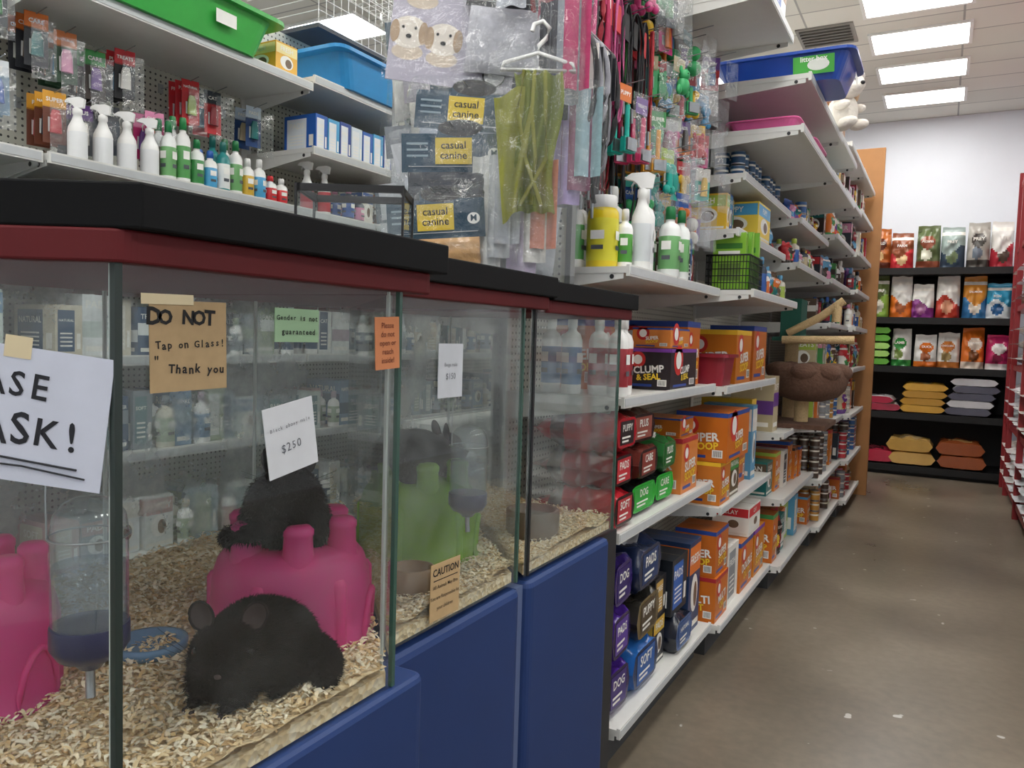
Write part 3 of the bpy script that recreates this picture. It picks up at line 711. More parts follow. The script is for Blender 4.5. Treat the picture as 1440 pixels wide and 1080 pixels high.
carton('boxed_pet_supplies', -1.08, 3.51, z, .28, .18, .42, '2a3f66', 'e0762a', ('FRESH', ''), 'photo')
# ---- unit 2
z = .72+E_
carton('litter_box_carton', -.99, 3.80, z, .2, .2, .205, 'd07a28', 'f1c232'); carton('litter_box_carton', -1.0, 4.03, z, .2, .2, .205, '5a4a2a', '3f9a4b', ('NATURAL', 'CORN'), 'photo')
carton('litter_box_carton', -.99, 3.93, z+.207, .25, .46, .235, 'cc6e1c', '2a4a9a')
rowfill('boxed_pet_supplies', 4.18, 4.85, -.88, z, .5, ['box', 'obox'], 12, .3, (.12, .2))
z = .16+E_
carton('litter_box_carton', -.98, 3.79, z, .2, .24, .215, 'cc6e1c', 'b02a34', ('MULTI', 'CAT')); carton('litter_box_carton', -.99, 3.80, z+.217, .2, .24, .22, 'c66a22', '2a4a9a')
carton('litter_box_carton', -.99, 4.06, z, .2, .22, .3, 'e9e7e0', '8a8f94', ('FRESH', ''), 'panel'); carton('litter_box_carton', -.98, 4.34, z, .2, .3, .27, 'd0721c', '2a4a9a', ('DOUBLE', 'DUTY'))
carton('litter_box_carton', -.98, 4.67, z, .2, .28, .27, 'd0801c', '7a3fa0'); carton('litter_box_carton', -.98, 4.5, z+.272, .2, .3, .16, 'f0efe8', 'd22f36', ('CLAY', ''), 'photo')
z = 1.29+E_
tub('plastic_bin', -.99, 3.79, z, .2, .22, .15, M('8f1f30', .35))
carton('litter_box_carton', -1.03, 4.12, z, .26, .34, .27, 'cc761c', 'f1c232'); carton('litter_box_carton', -1.02, 4.52, z, .24, .34, .3, 'c26a26', '2a4a9a')
rowfill('boxed_pet_supplies', 4.7, 4.86, -.9, z, .3, ['box'], 17, .3, (.08, .14))
z = 1.74+E_
b = MB(); w, d, h = .2, .28, .16
for k in range(6):
    zz = .003+k*h/5; b.tube([(-w/2, -d/2, zz), (w/2, -d/2, zz), (w/2, d/2, zz), (-w/2, d/2, zz)], .0045 if k == 5 else .0024, BLK, 5, True)
for i in range(15):
    t = i/14
    for s in (-1, 1):
        b.tube([(-w/2+w*t, s*d/2, 0), (-w/2+w*t, s*d/2, h)], .0018, BLK, 4); b.tube([(s*w/2, -d/2+d*t, 0), (s*w/2, -d/2+d*t, h)], .0018, BLK, 4)
    b.tube([(-w/2+w*t, -d/2, .003), (-w/2+w*t, d/2, .003)], .0014, BLK, 4)
for i in range(9):
    X = T(R.uniform(-.02, .02), -d/2+.03+i*.027, .006) @ RZ(R.uniform(-.1, .1)) @ RX(R.uniform(-.1, .1))
    b.box(-.075, .075, -.008, .008, 0, .25+.04*R.random(), M(['8bc23a', '76b42e', 'a4ce5a'][i % 3], .35), X); b.rect(0, .2, .12, .025, pm('3a7a2a'), X, .009); b.rect(0, .17, .1, .015, M('f3f3ee', .5), X, .009); b.rect(0, .08, .1, .08, pm('6a8a3a'), X, .009)
b.make('wire_basket', (-.90, 3.83, z))
rowfill('boxed_pet_supplies', 4.0, 4.85, -.80, z, .24, ['box', 'bot', 'bag'], 21, .22, (.05, .1))
carton('yellow_puppy_pads_box', -.98, 4.22, 2.02+E_, .26, .3, .19, 'f3d34a', '4fa6d8', ('PUPPY', ''), 'photo')
rowfill('boxed_pet_supplies', 3.68, 4.05, -.86, 2.02+E_, .22, ['box'], 22, .22, (.05, .1)); rowfill('boxed_pet_supplies', 4.4, 4.85, -.86, 2.02+E_, .2, ['box', 'bag'], 23, .22, (.05, .1))
b = MB()
for i, y in enumerate([3.8+i*.075 for i in range(13)]):
    for lv in range([2, 2, 1, 2, 2, 2, 1, 1, 2, 2, 2, 1, 2][i]): can_into(b, T(-.90, y, lv*.066), .034, .063, '1d4a70'); can_into(b, T(-.975, y, lv*.066), .034, .063, '1d4a70')
b.make('pet_food_cans', (0, 0, 2.27+E_))
tub('pink_litter_tray', -.80, 4.35, 2.46+E_, .36, .42, .06, M('e36aa6', .3))
tub('pink_litter_tray', -.78, 3.88, 2.46+E_, .3, .36, .05, M('e36aa6', .3))
def litterpan(name, x, y, z, col, w=.6, d=.42, h=.15, rot=0, lab='4fae4a', side='y'):
    ob = tub(name, x, y, z, w, d, h, M(col, .28), .02, rot)
    b = MB()
    if side == 'y':
        X = T(w*.18, -d*.5*.985, h*.50) @ RX(math.atan2(d*.07, h*.9)); b.rect(.04, 0, w*.3, h*.62, pm(lab), X, .006); b.disc(.06, -.0, w*.16, h*.4, M('e6e9e2', .5), X, .007); b.text('litter box', .04, h*.2, .03, M('f3f3ee', .5), X, .008, .02, maxw=w*.26)
    X = T(w/2*.985, 0, h*.5) @ FX; b.rect(d*.2, 0, min(.1, d*.3), h*.3, M('f0f0ec', .5), X, .010)
    b.make('label', parent=ob); return ob
litterpan('blue_litter_box', -.72, 3.95, 2.68+E_, '1a48a8', .58, .40, .125)
b = MB(); pw = M('e9e2d8', .95, 0, .1, 50, .6); rd_ = M('c0242c', .9, 0, .1, 50, .5)
b.ell((0, 0, .1), (.085, .075, .1), pw, 18); b.ell((.06, -.03, .23), (.075, .07, .07), pw, 18); b.ell((.12, -.05, .21), (.04, .035, .03), pw, 14); b.ell((.155, -.06, .215), (.013, .013, .011), BLK, 10)
for s in (-1, 1): b.ell((.04, -.03+s*.07, .2), (.03, .018, .055), M('c9a888', .9), 12); b.ell((.07, s*.05, .03), (.06, .03, .03), pw, 12); b.ell((.05, s*.07-.01, .12), (.05, .025, .025), pw, 12); b.ell((.122, -.045+s*.028, .24), (.007, .007, .008), BLK, 8)
b.lathe([(.07, 0), (.055, .04), (.03, .085), (.012, .11)], rd_, 18, T(.05, -.03, .27) @ RY(-.5)); b.tube([(.05+.068*math.cos(t), -.03+.066*math.sin(t), .275) for t in [2*pi*i/18 for i in range(18)]], .014, M('f4f2ee', .95, 0, .1, 60, .6), 8, True); b.ell((-.0, -.03, .375), (.02, .02, .02), pw, 12)
b.make('plush_dog_toy', (-.56, 4.72, 2.68+E_), -.5)
bag('plush_toy_bag', -.75, 5.1, 2.78+E_, .3, .2, .3, ('8c5a3c', 'b5372e', 'e0c8a0'), None, 1.2)
carton('brown_storage_carton', -.85, 5.6, 2.78+E_, .36, .5, .2, '9a7048', 'e9e6de', ('PETS', ''), 'panel')
carton('white_storage_carton', -.83, 3.42, 2.84+E_, .3, .36, .12, 'd9dde2', '2a62b8', ('PET HOME', ''), 'panel')
carton('brown_storage_carton', -.83, 3.42, 2.84+.124, .3, .38, .2, 'a07850', 'd9dde2', ('CRATE', ''), 'panel')
rowfill('litter_cartons', 4.9, 6.05, -.80, .15+E_, .36, ['obox', 'box', 'bag'], 31, .26, (.12, .22)); rowfill('boxed_pet_supplies', 4.9, 6.05, -.80, .56+E_, .32, ['box', 'obox', 'bag'], 32, .26, (.1, .2))
rowfill('boxed_pet_supplies', 4.9, 5.1, -.84, .96+E_, .4, ['box'], 33, .26, (.1, .2)); rowfill('pet_care_boxes', 4.9, 6.05, -.78, 1.98+E_, .2, ['box', 'bot', 'bag'], 34, .2, (.05, .12)); rowfill('pet_care_boxes', 4.9, 6.05, -.78, 2.24+E_, .18, ['box', 'can', 'bag'], 35, .2, (.05, .12))
rowfill('pet_care_boxes', 4.9, 6.05, -.64, 2.5+E_, .18, ['box'], 36, .2, (.08, .2))
for ui, (y0, y1, lv) in enumerate(U[3:]):
    for i, (zz, xf) in enumerate(lv[:-1]):
        hh = lv[i+1][0]-zz-.06
        kinds = [['can', 'obox', 'bag'], ['can', 'box', 'obox'], ['can', 'box', 'bag'], ['box', 'bag'], ['box', 'bot'], ['box', 'bot', 'bag'], ['box', 'bag'], ['box']][i]
        rowfill('shelf_products', y0+.03, y1-.03, xf, zz+E_, hh, kinds, 50+ui*10+i, .2, (.06, .16))
# cat tree on unit 3
SIS = M('cdb184', .9, 0, .25, 120, .8); PLB = M('63483a', .98, 0, .3, 60, .9); TEAL = M('1d5a4c', .7)
b = MB()
b.box(-.2, .2, -.28, .28, 0, .03, PLB)
b.lathe([(.045, .03), (.045, .19)], SIS, 16, T(.02, -.05, 0)); b.lathe([(.045, .03), (.045, .56)], SIS, 16, T(-.1, .2, 0))
b.lathe([(.001, .17), (.10, .17), (.19, .20), (.235, .25), (.25, .31), (.235, .37), (.20, .41), (.16, .41), (.13, .38), (.11, .34), (.001, .32)], PLB, 34, T(.05, -.05, 0), cap=False)
for i in range(8):
    a = 2*pi*i/8; b.ell((.05+.185*math.cos(a), -.05+.185*math.sin(a), .36), (.088, .088, .062), PLB, 14)
b.box(-.2, .08, 0, .3, .56, .585, TEAL); b.tube([(-.12, -.08, .565), (.32, -.06, .575)], .026, SIS, 12); b.tube([(-.1, .0, .61), (.1, .0, .72), (.24, .0, .83)], .026, SIS, 12)
b.box(-.15, -.02, .0, .25, .585, .84, TEAL); b.lathe([(.03, .0), (.03, .12)], SIS, 12, T(.2, .0, .69))
b.make('cat_tree', (-.82, 5.5, .96+E_))

# ---------------------------------------------------------------- hanging goods
def hook(b, L_): b.tube([(0, 0, 0), (L_*.6, 0, .0), (L_, 0, .02)], .0022, STEEL, 5); b.box(-.002, .003, -.012, .012, -.02, .02, STEEL)
def leash_bunch(x, y, z, cols, L_=.36, n=5, ln=.45, name='hanging_dog_leashes'):
    b = MB(); hook(b, L_)
    for i in range(n):
        hx_ = L_*(.35+.6*i/n); m = M(R.choice(cols), .6, 0, .15, 60, .3); l = ln*R.uniform(.75, 1.1); w = R.uniform(.015, .04); ph = R.uniform(-.4, .4); sw = R.uniform(.0, .03)
        for q in range(2):
            ww = w*(1+.5*q)
            pts = [(hx_+math.sin(ph)*ww*math.sin(t)+.006*q, math.cos(ph)*ww*math.sin(t)+sw*math.sin(t*.5), -l*(.5-.5*math.cos(t))+.003) for t in [2*pi*k/18 for k in range(18)]]
            b.tube(pts, .006, m, 5, True, flat=.5)
        b.box(hx_-.006, hx_+.006, -.02, .02, -.12, -.03, M(R.choice(['f0efe8', '1b1b1e', 'e2488c', 'd22f36']), .5)); b.tube([(hx_, 0, -l), (hx_, .004, -l-.05)], .006, STEEL, 6)
    b.make(name, (x, y, z))
def toy_pack(x, y, z, kind, col, w=.1, h=.16, rot=None, L_=.3, n=2, head=None):
    b = MB(); hook(b, L_)
    for i in range(n):
        X = T(L_*(.45+.5*i/n), 0, 0) @ RZ(pi/2+(R.uniform(-.9, -.1) if rot is None else rot)) @ RX(R.uniform(-.06, .06))
        hc = pm(head or R.choice(PAL)); m = M(col, .4, 0, .1, 20)
        b.box(-w/2, w/2, -.001, .001, -.045, .012, hc, X); b.text(R.choice(WORDS), 0, -.018, .02, M('f4f2ea', .5), X, .002, .02, maxw=w*.8)
        if kind == 'bone':
            b.tube([(0, -.012, -.07), (0, -.012, -h)], .014, m, 8, X=X)
            for s in (-1, 1):
                for zz in (-.065, -h-.005): b.ell((s*.016, -.012, zz), (.019, .014, .019), m, 10, X)
        elif kind == 'ball':
            for k in range(2): b.ell((0, -.025, -.085-.06*k), (.03, .03, .03), m, 14, X)
        elif kind == 'fish':
            b.ell((0, -.015, -.1), (.03, .014, .05), m, 12, X); b.add([(0, -.015, -.14), (-.03, -.015, -.18), (.03, -.015, -.18)], [(0, 1, 2)], m, False, X); b.ell((.012, -.03, -.075), (.006, .004, .006), BLK, 8, X); b.ell((0, -.012, -.055), (.02, .012, .02), m, 10, X)
        elif kind == 'card':
            b.box(-w/2, w/2, -.001, .001, -h, -.04, pm(col), X); b.rect(0, -h*.62, w*.6, h*.3, M('d9dbd8', .4), X, .004); b.lathe([(.02, -.03), (.018, .03), (.012, .05)], pm(R.choice(PAL)), 10, X @ T(0, -.014, -h*.62), sy=.4)
        elif kind == 'brush':
            b.tube([(0, -.012, -.06), (0, -.014, -h)], .009, m, 8, X=X); b.box(-.03, .03, -.03, -.01, -h-.05, -h, m, X)
            b.box(-.026, .026, -.04, -.03, -h-.045, -h-.005, STEEL, X)
        elif kind == 'plush':
            b.ell((0, -.02, -.1), (.03, .025, .035), m, 12, X); b.ell((0, -.025, -.06), (.025, .022, .022), m, 12, X)
            for s in (-1, 1): b.ell((s*.02, -.02, -.04), (.009, .007, .015), m, 8, X); b.ell((s*.03, -.02, -.12), (.012, .012, .02), m, 8, X); b.ell((s*.008, -.045, -.058), (.003, .003, .003), BLK, 6, X)
    b.box(-w/2, w/2, -.045, -.044, -h-.06, -.03, FILM, T(L_*.9, 0, 0) @ RZ(pi/2-.4))
    b.make({'brush': 'grooming_brush', 'plush': 'hanging_plush_toy', 'card': 'carded_pet_accessory'}.get(kind, 'carded_pet_toy'), (x, y, z))
HX = XC+.021
PINKS = ['c83878', 'a8202c', '1b1b1e', 'b8285a', 'c85a90', '1a1a1e', '98182c', '26262b', '3a3a44']
for i, y in enumerate([2.47, 2.55, 2.63, 2.72, 2.81, 2.90]):
    leash_bunch(HX, y, 2.66, PINKS+(['7a3fa0', '3f9a4b', '2a62b8'] if i % 2 else []), .40, 7, .42)
    if i % 2 == 0: leash_bunch(HX, y+.03, 2.32, PINKS+['7a3fa0', '3f9a4b'], .36, 5, .34)
    else: toy_pack(HX, y+.03, 2.36, 'brush', R.choice(['20b0a0', 'd23a6a', 'e0a030', '3fae6a']), .07, .17, n=5, L_=.44)
KN = ['bone', 'ball', 'fish', 'card', 'brush', 'plush']
COLS = ['e0468c', '4fa6d8', 'f1c232', '3fae6a', 'e0762a', '7a3fa0', '20b0a0', 'd22f36', 'f4f2ea']
for i, y in enumerate([2.48, 2.58, 2.68, 2.78, 2.88, 2.98]):
    toy_pack(HX, y, 3.08, ['plush', 'bone', 'plush', 'fish', 'card', 'plush'][i], ['a02860', '2a9a5a', 'e0762a', '7a3fa0', 'd22f36', 'e08a3a'][i], .11, .17, n=4, L_=.46)
    toy_pack(HX, y+.04, 2.88, ['card', 'plush', 'card', 'bone', 'plush', 'card'][i], ['3a2a40', 'd23a6a', '26282e', 'e0468c', '3fae6a', '28303c'][i], .10, .16, n=4, L_=.44)
for j, zz in enumerate((2.80, 2.60, 2.42, 2.25, 2.10)):
    for i, y in enumerate([2.99, 3.07, 3.15, 3.23, 3.31, 3.39, 3.47, 3.56]):
        toy_pack(HX, y, zz-(.04 if j == 0 and y > 3.05 else 0), KN[(i*2+j*3+R.randrange(2)) % 6], R.choice(COLS), .085, .12+.03*R.random(), n=3, L_=R.uniform(.34, .52))

# ---------------------------------------------------------------- end-cap costumes
def costume_pack(x, z, y=2.15, rot=.42, cloth='33363c', tilt=0, w=.31, h=.2, band='1a4056', brand=True):
    b = MB(); b.tube([(0, 2.40-y, .01), (0, .03, .01), (0, -.03, .03)], .0025, STEEL, 6)
    X = RZ(rot) @ RY(tilt)
    bd = M(band, .35, 0, .1, 8)
    b.box(-w/2*.98, w/2*.98, -.0005, .001, -.115, -.0, bd, X); b.rect(0, -.006, w*.3, .05, bd, X, .0)
    if brand:
        b.rect(-.0, -.052, .11, .078, pm('e0c22a'), X, .003); b.text('casual', 0, -.036, .032, INK, X, .004, .01); b.text('canine', 0, -.066, .032, INK, X, .004, .01)
        b.disc(w*.38, -.06, .038, .034, M('f3f3ee', .5), X, .003); b.text('M', w*.38, -.06, .026, pm('1f3f52'), X, .004, .02)
        for k in range(3): b.rect(-w*.34, -.03-.018*k, w*.2, .006, M('8aa0ac', .5), X, .003)
    b.tube([(-w*.42, -.004, -.098), (w*.42, -.004, -.098)], .001, M('c8ccd0', .4), 4, X=X)
    b.disc(0.02, .016, w*.42, .05, BLK, X, .002)
    cl = M(cloth, .9, 0, .2, 40, .5)
    def cf(s):
        return lambda u, v: ((u-.5)*w*.86, s*(.004+.030*(max(0, 1-(2*u-1)**4))**.5*(max(0, 1-(2*v-1)**4))**.5)+.012*noise.noise(Vector((u*5, v*5, z*9))), -.115-v*h)
    b.grid(cf(-1), 12, 10, cl, X); b.grid(cf(1), 12, 10, cl, X, flip=True)
    b.grid(lambda u, v: ((u-.5)*w*(1.08+.08*math.sin(v*9)), -.055*math.sin(pi*u)**.5-.008+.018*noise.noise(Vector((u*6, v*6, z*7))), .03-v*(h+.165)), 16, 16, FILM, X)
    b.make('packaged_dog_costume', (x, y, z))
costume_pack(-1.315, 2.235, 2.06, .45, '9aa2ae', .06, .32, .12); costume_pack(-1.323, 2.10, 2.00, .5, '3a3e46', -.03, .32, .11); costume_pack(-1.344, 1.895, 1.94, .42, 'c49a68', -.07, .30, .09)
costume_pack(-1.50, 2.14, 2.14, .6, 'c8ccd4', -.25, .28, .26, 'd0d3d8', False); costume_pack(-1.60, 2.44, 2.34, .4, 'd8d4cc', -.1, .30, .24, 'b8b4c0', False)
costume_pack(-1.52, 2.00, 2.12, .5, 'd8dade', -.15, .30, .2, 'c0c4c8', False); costume_pack(-1.22, 2.05, 2.3, .4, 'c8cccf', .1, .28, .24, '8a9098', False)
costume_pack(-1.22, 2.62, 2.16, .4, 'c4c4cc', .1, .28, .2, '2a2c32', False); costume_pack(-1.22, 2.40, 2.24, .3, '9aa0aa', .1, .28, .2, '30343c', False)
costume_pack(-1.74, 2.62, 2.34, .5, 'd8d8d4', -.1, .2, .24, '2b4656', False); costume_pack(-1.72, 2.25, 2.34, .5, 'c8ccd0', -.1, .22, .24, '8a9098', False)
costume_pack(-1.75, 2.02, 2.34, .4, 'c4c8cc', -.1, .24, .2, '2b4656', False); costume_pack(-1.42, 2.36, 2.22, .4, '2c2f36', -.1, .26, .14, '24506a', False)
b = MB(); b.tube([(0, .27, 0), (0, -.02, .02)], .0025, STEEL, 6); X = RZ(.5) @ RY(.1); w = .40
b.box(-w/2, w/2, -.002, .002, -.27, .14, M('b9b4c4', .3, 0, .05, 8), X); b.box(-w/2*.4, w/2*.4, -.002, .002, .14, .18, M('b9b4c4', .3, 0, .05, 8), X)
for i, (dx, dz) in enumerate(((-.11, .04), (.09, .07), (-.03, -.13), (.12, -.12), (-.14, -.12))):
    b.disc(dx, dz, .12, .10, M('e8e0d4', .5), X, .004); b.disc(dx-.045, dz-.0, .03, .07, M('b59a7c', .5), X, .005); b.disc(dx+.045, dz, .03, .07, M('b59a7c', .5), X, .005); b.disc(dx, dz-.012, .018, .013, INK, X, .006); b.disc(dx, dz-.06, .10, .05, M('d8c8b4', .5), X, .0035)
    for s in (-1, 1): b.disc(dx+s*.02, dz+.014, .009, .010, INK, X, .006)
b.disc(.14, -.22, .07, .07, M('f0f0ee', .5), X, .004); b.tube([(.14+.034*math.cos(t), -.005, -.22+.034*math.sin(t)) for t in [2*pi*i/16 for i in range(16)]], .003, INK, 5, True, X)
b.grid(lambda u, v: ((u-.5)*w*1.05, -.02+.012*noise.noise(Vector((u*6, v*6, 3))), .16-v*.44), 14, 14, FILM, X)
b.make('packaged_dog_costume', (-1.39, 2.11, 2.545))
b = MB(); hp = M('eeeeec', .3)
b.tube([(0, .28, .02), (0, .0, .02)], .0025, STEEL, 6)
X = RZ(.5)
b.tube([(-.02, 0, .04), (-.015, 0, .06), (.01, 0, .07), (.03, 0, .05), (.02, 0, .02), (0, 0, 0), (0, 0, -.02)], .007, hp, 8, X=X)
b.tube([(0, 0, -.02), (.10, 0, -.05), (.11, 0, -.07), (-.11, 0, -.07), (-.10, 0, -.05)], .006, hp, 8, True, X=X)
LC = M('a9b558', .85, 0, .2, 30, .4, .3); YC = M('c0c062', .8, 0, .2, 30, .4, .2)
b.grid(lambda u, v: ((u-.5)*.14*(1-.2*v)+.01*math.sin(v*7), -.012+.022*math.sin(u*17+v*3), -.08-v*.40), 26, 14, LC, X)
b.grid(lambda u, v: (-.065+(u-.5)*.12*(1-.6*v), -.03+.02*math.sin(u*9+v*6), -.16-v*.36+.05*u), 14, 14, YC, X)
for k in range(3): b.tube([(-.04+.03*k, -.03, -.08), (-.055+.04*k, -.04, -.2), (-.03+.03*k, -.04, -.33), (.02-.03*k, -.03, -.46)], .006, YC, 6, X=X)
b.grid(lambda u, v: ((u-.5)*.28*(1+.1*math.sin(v*4)), -.06*math.sin(pi*u)-.005+.018*noise.noise(Vector((u*7, v*9, 5))), -.02-v*.64), 18, 20, FILM, X)
b.make('hanger_dog_costume', (-1.075, 2.06, 2.34))
for (x, zz, yy, cs) in ((-1.00, 2.26, 2.18, ('b9a8d8', '8a4a6a', '9ab8c0')), (-1.07, 2.80, 2.2, ('b8305a', 'c8963a', '7a3a6a')), (-1.10, 2.04, 2.10, ('d8c8e0', 'e9e6de', 'd8907a')), (-1.16, 2.84, 2.1, ('c8ccd4', 'd0a0b0', '7a5a9a')), (-1.19, 2.05, 2.04, ('e4e4e0', 'c8ccd0', 'b8bcc4')), (-1.02, 2.5, 2.12, ('3a3a44', '8a8f98', 'b83a6a'))):
    b = MB(); b.tube([(0, 2.4-yy, .02), (0, .0, .02)], .0025, STEEL, 6)
    for k, c in enumerate(cs): b.grid(lambda u, v: ((u-.5)*.09+.03*k-.03, -.01*k+.012*math.sin(u*9+k), -.02-v*(.34-.04*k)), 10, 10, M(c, .7, 0, .2, 40, .5), RZ(.4))
    b.grid(lambda u, v: ((u-.5)*.18, -.05*math.sin(pi*u)+.012*noise.noise(Vector((u*7, v*9, 8))), -.0-v*.375), 14, 16, FILM, RZ(.4))
    b.make('packaged_pet_clothing', (x, yy, zz))
for x, zz, cs in ((-1.02, 2.70, PINKS), (-1.13, 2.85, PINKS), (-1.30, 2.9, ['26282e', '8a2a3a', 'c8ccd4']), (-.98, 2.40, ['1b1b1e', 'a81c34', '1a1a1e', '8a8a92']), (-1.04, 2.98, ['a02860', 'c8a03a', '2a9a5a']), (-1.5, 3.0, ['3a3f48', 'c8ccd4', '8a2a3a'])):
    b = MB(); b.tube([(0, .24, .01), (0, -.02, .02)], .0025, STEEL, 6)
    for i in range(6):
        m = M(R.choice(cs), .6, 0, .2, 50, .4); l = R.uniform(.25, .42); w = R.uniform(.02, .045); yy = .2-.035*i
        b.tube([(w*math.sin(t), yy, -l*(.5-.5*math.cos(t))) for t in [2*pi*k/18 for k in range(18)]], .009, m, 6, True)
        b.box(-.04, .04, yy-.002, yy+.002, -.16, -.03, pm(R.choice(['26282e', 'f0efe8', 'b8386c'])))
    b.make('hanging_dog_harness', (x, 2.16, zz))

# ---------------------------------------------------------------- left gondola
LX = -3.05
def lgond(y0, y1, lv, top=3.0): return gondola(y0, y1, LX, lv, top)
low = [(.2, -2.58), (.62, -2.62), (1.02, -2.62), (1.38, -2.62), (1.70, -2.62)]
lgond(.3, 1.53, low+[(2.05, -2.62)]); lgond(1.53, 2.75, low+[(2.05, -2.6), (2.62, -2.6)]); lgond(2.75, 3.97, low+[(2.05, -2.62), (2.34, -2.6), (2.66, -2.6)]); lgond(3.97, 5.2, low+[(2.05, -2.62), (2.34, -2.6), (2.66, -2.6)])
LP = ['box', 'bot', 'box']
PSAVE = PAL
PAL = ['9fb4c0', 'dfe3e2', '7a98b4', 'c8d2cf', 'a8b8a0', 'e4e1d8', 'b8a8b4', '6a8a90', 'd4cbb8', '8a949c', 'c09a98', 'e4e8ea', '3f5a78']
for ui, (y0, y1) in enumerate(((.3, 1.53), (1.53, 2.75), (2.75, 3.97), (3.97, 5.2))):
    for i, zz in enumerate((.2, .62, 1.02, 1.38, 1.70)):
        rowfill('shelf_products', y0+.03, y1-.03, -2.6, zz+E_, .26, LP, 200+ui*10+i, .25, (.06, .16))
PAL = PSAVE
z = 2.05+E_
for i in range(4): spray('spray_bottle', -2.70, 1.70+.095*i, z, .034, .235, 3.6+.1*i, label='e6e8ea')
spec = [('e9ecea', '6fa86a', '1e7a44', .24), ('f1f1ef', '5aa05a', '2c8a4c', .27), ('e9ecea', '3f8a4a', '1e7a44', .2), ('f1f1ef', '4fa6d8', '2a62b8', .17), ('2a8a8a', 'e9ecea', '20706a', .22), ('f1f1ef', '6fa86a', '1e7a44', .24), ('f1f1ef', 'd8b040', 'f1f1ef', .18), ('f1f1ef', '4fa6d8', 'f1f1ef', .19), ('f1f1ef', 'd22f36', 'd22f36', .13), ('f1f1ef', 'd22f36', 'f1f1ef', .13)]
for i, (a, l, c, h) in enumerate(spec):
    bottle('shampoo_bottle', -2.69, 2.06+.066*i, z, .029, h, a, l, c)
    bottle('shampoo_bottle', -2.79, 2.09+.066*i, z, .029, h*R.uniform(.9, 1.2), a, R.choice(PAL), c)
spray('spray_bottle', -2.71, 2.84, z, .032, .25, 3.5, label='c0343c'); spray('spray_bottle', -2.70, 2.95, z, .032, .25, 3.5, label='c0343c')
rowfill('shelf_products', 3.05, 3.9, -2.62, z, .22, ['bot', 'box'], 260, .2, (.06, .1)); rowfill('shelf_products', 4.0, 5.1, -2.62, z, .22, ['bot', 'box'], 261, .2, (.06, .1))
b = MB(); rd = random.Random(4)
for i in range(11):
    c1 = ['2a62b8', '4fa6d8', '2a4a9a', 'd8e4ee'][i % 4]; carton_into(b, T(-2.74, 2.86+i*.085, 0), .2, .08, .17+.02*rd.random(), c1, 'e8edf2', ('PADS', ''), 'panel', rd)
b.make('training_pad_boxes', (0, 0, 2.34+E_)); rowfill('shelf_products', 4.0, 5.1, -2.62, 2.34+E_, .25, ['box'], 262, .2, (.06, .14))
litterpan('green_litter_box', -2.74, 2.03, 2.62+E_, '3fae4c', .40, .86, .17, side='x')
litterpan('blue_litter_box', -2.74, 3.28, 2.66+E_, '2f8fd0', .4, .78, .17, side='x')
b = MB(); carton_into(b, I4, .2, .13, .14, 'e8b23a', 'f4e4a0', ('FRESH', ''), 'photo', R); b.make('yellow_litter_carton', (-2.73, 2.62, 2.62+E_))
litterpan('blue_litter_box', -2.74, 4.4, 2.66+E_, '2a6ab0', .4, .7, .16, side='x')
b = MB()
for i in range(26):
    y = i*.055; b.tube([(0, y, 0), (0, y, .5)], .0022, WHT, 4); b.tube([(-.5, y, .5), (0, y, .5)], .0022, WHT, 4)
for k in range(9): b.tube([(0, 0, k*.0625), (0, 1.375, k*.0625)], .0022, WHT, 4); b.tube([(-.5, 0, k*.0625), (0, 0, k*.0625)], .0022, WHT, 4); b.tube([(-k*.0625, 0, .5), (-k*.0625, 1.375, .5)], .0022, WHT, 4)
b.box(-.5, 0, 0, 1.375, -.02, .0, M('3a3f45', .5)); b.make('wire_pet_cage', (-2.8, 3.0, 3.02))
for (y, zz, c, hc, n) in [(1.62, 2.55, '26282e', 'e0762a', 3), (1.72, 2.52, '2a4a30', 'd8804a', 3), (1.85, 2.50, '3a2f2a', '3f9a4b', 3), (1.95, 2.53, '1b1b1e', 'd22f36', 3), (1.68, 2.30, '6a3a28', 'e0a02a', 3), (1.80, 2.29, '2a2a34', '5a2a7a', 3), (1.90, 2.31, '2c3a48', '26282e', 3), (2.28, 2.52, 'c8323a', 'd22f36', 3), (2.38, 2.50, 'c8323a', '28303c', 2), (2.10, 2.34, 'b82a6a', 'e58fb5', 2), (2.62, 2.5, '2a4a80', 'c8d8e8', 2),
                          (1.40, 2.66, '33475a', '28303c', 3), (1.30, 2.64, '1b1b1e', '17806f', 3), (1.2, 2.66, '26282e', '3f9a4b', 3), (1.48, 2.64, '22272c', '28303c', 3), (1.42, 2.38, '22262c', '3a3f48', 3), (1.32, 2.36, '1b1f24', '26282e', 3), (1.5, 2.36, '5a7a90', 'd8dde0', 3), (1.22, 2.38, '303a30', '26282e', 3), (1.12, 2.5, '26282e', '7a3fa0', 3), (1.45, 2.9, '22272c', '4fa6d8', 3), (1.3, 2.9, '26282e', 'd22f36', 3)]:
    toy_pack(LX+.021, y, zz, 'card', c, .075, .17, -.25, R.uniform(.22, .30), n, hc)

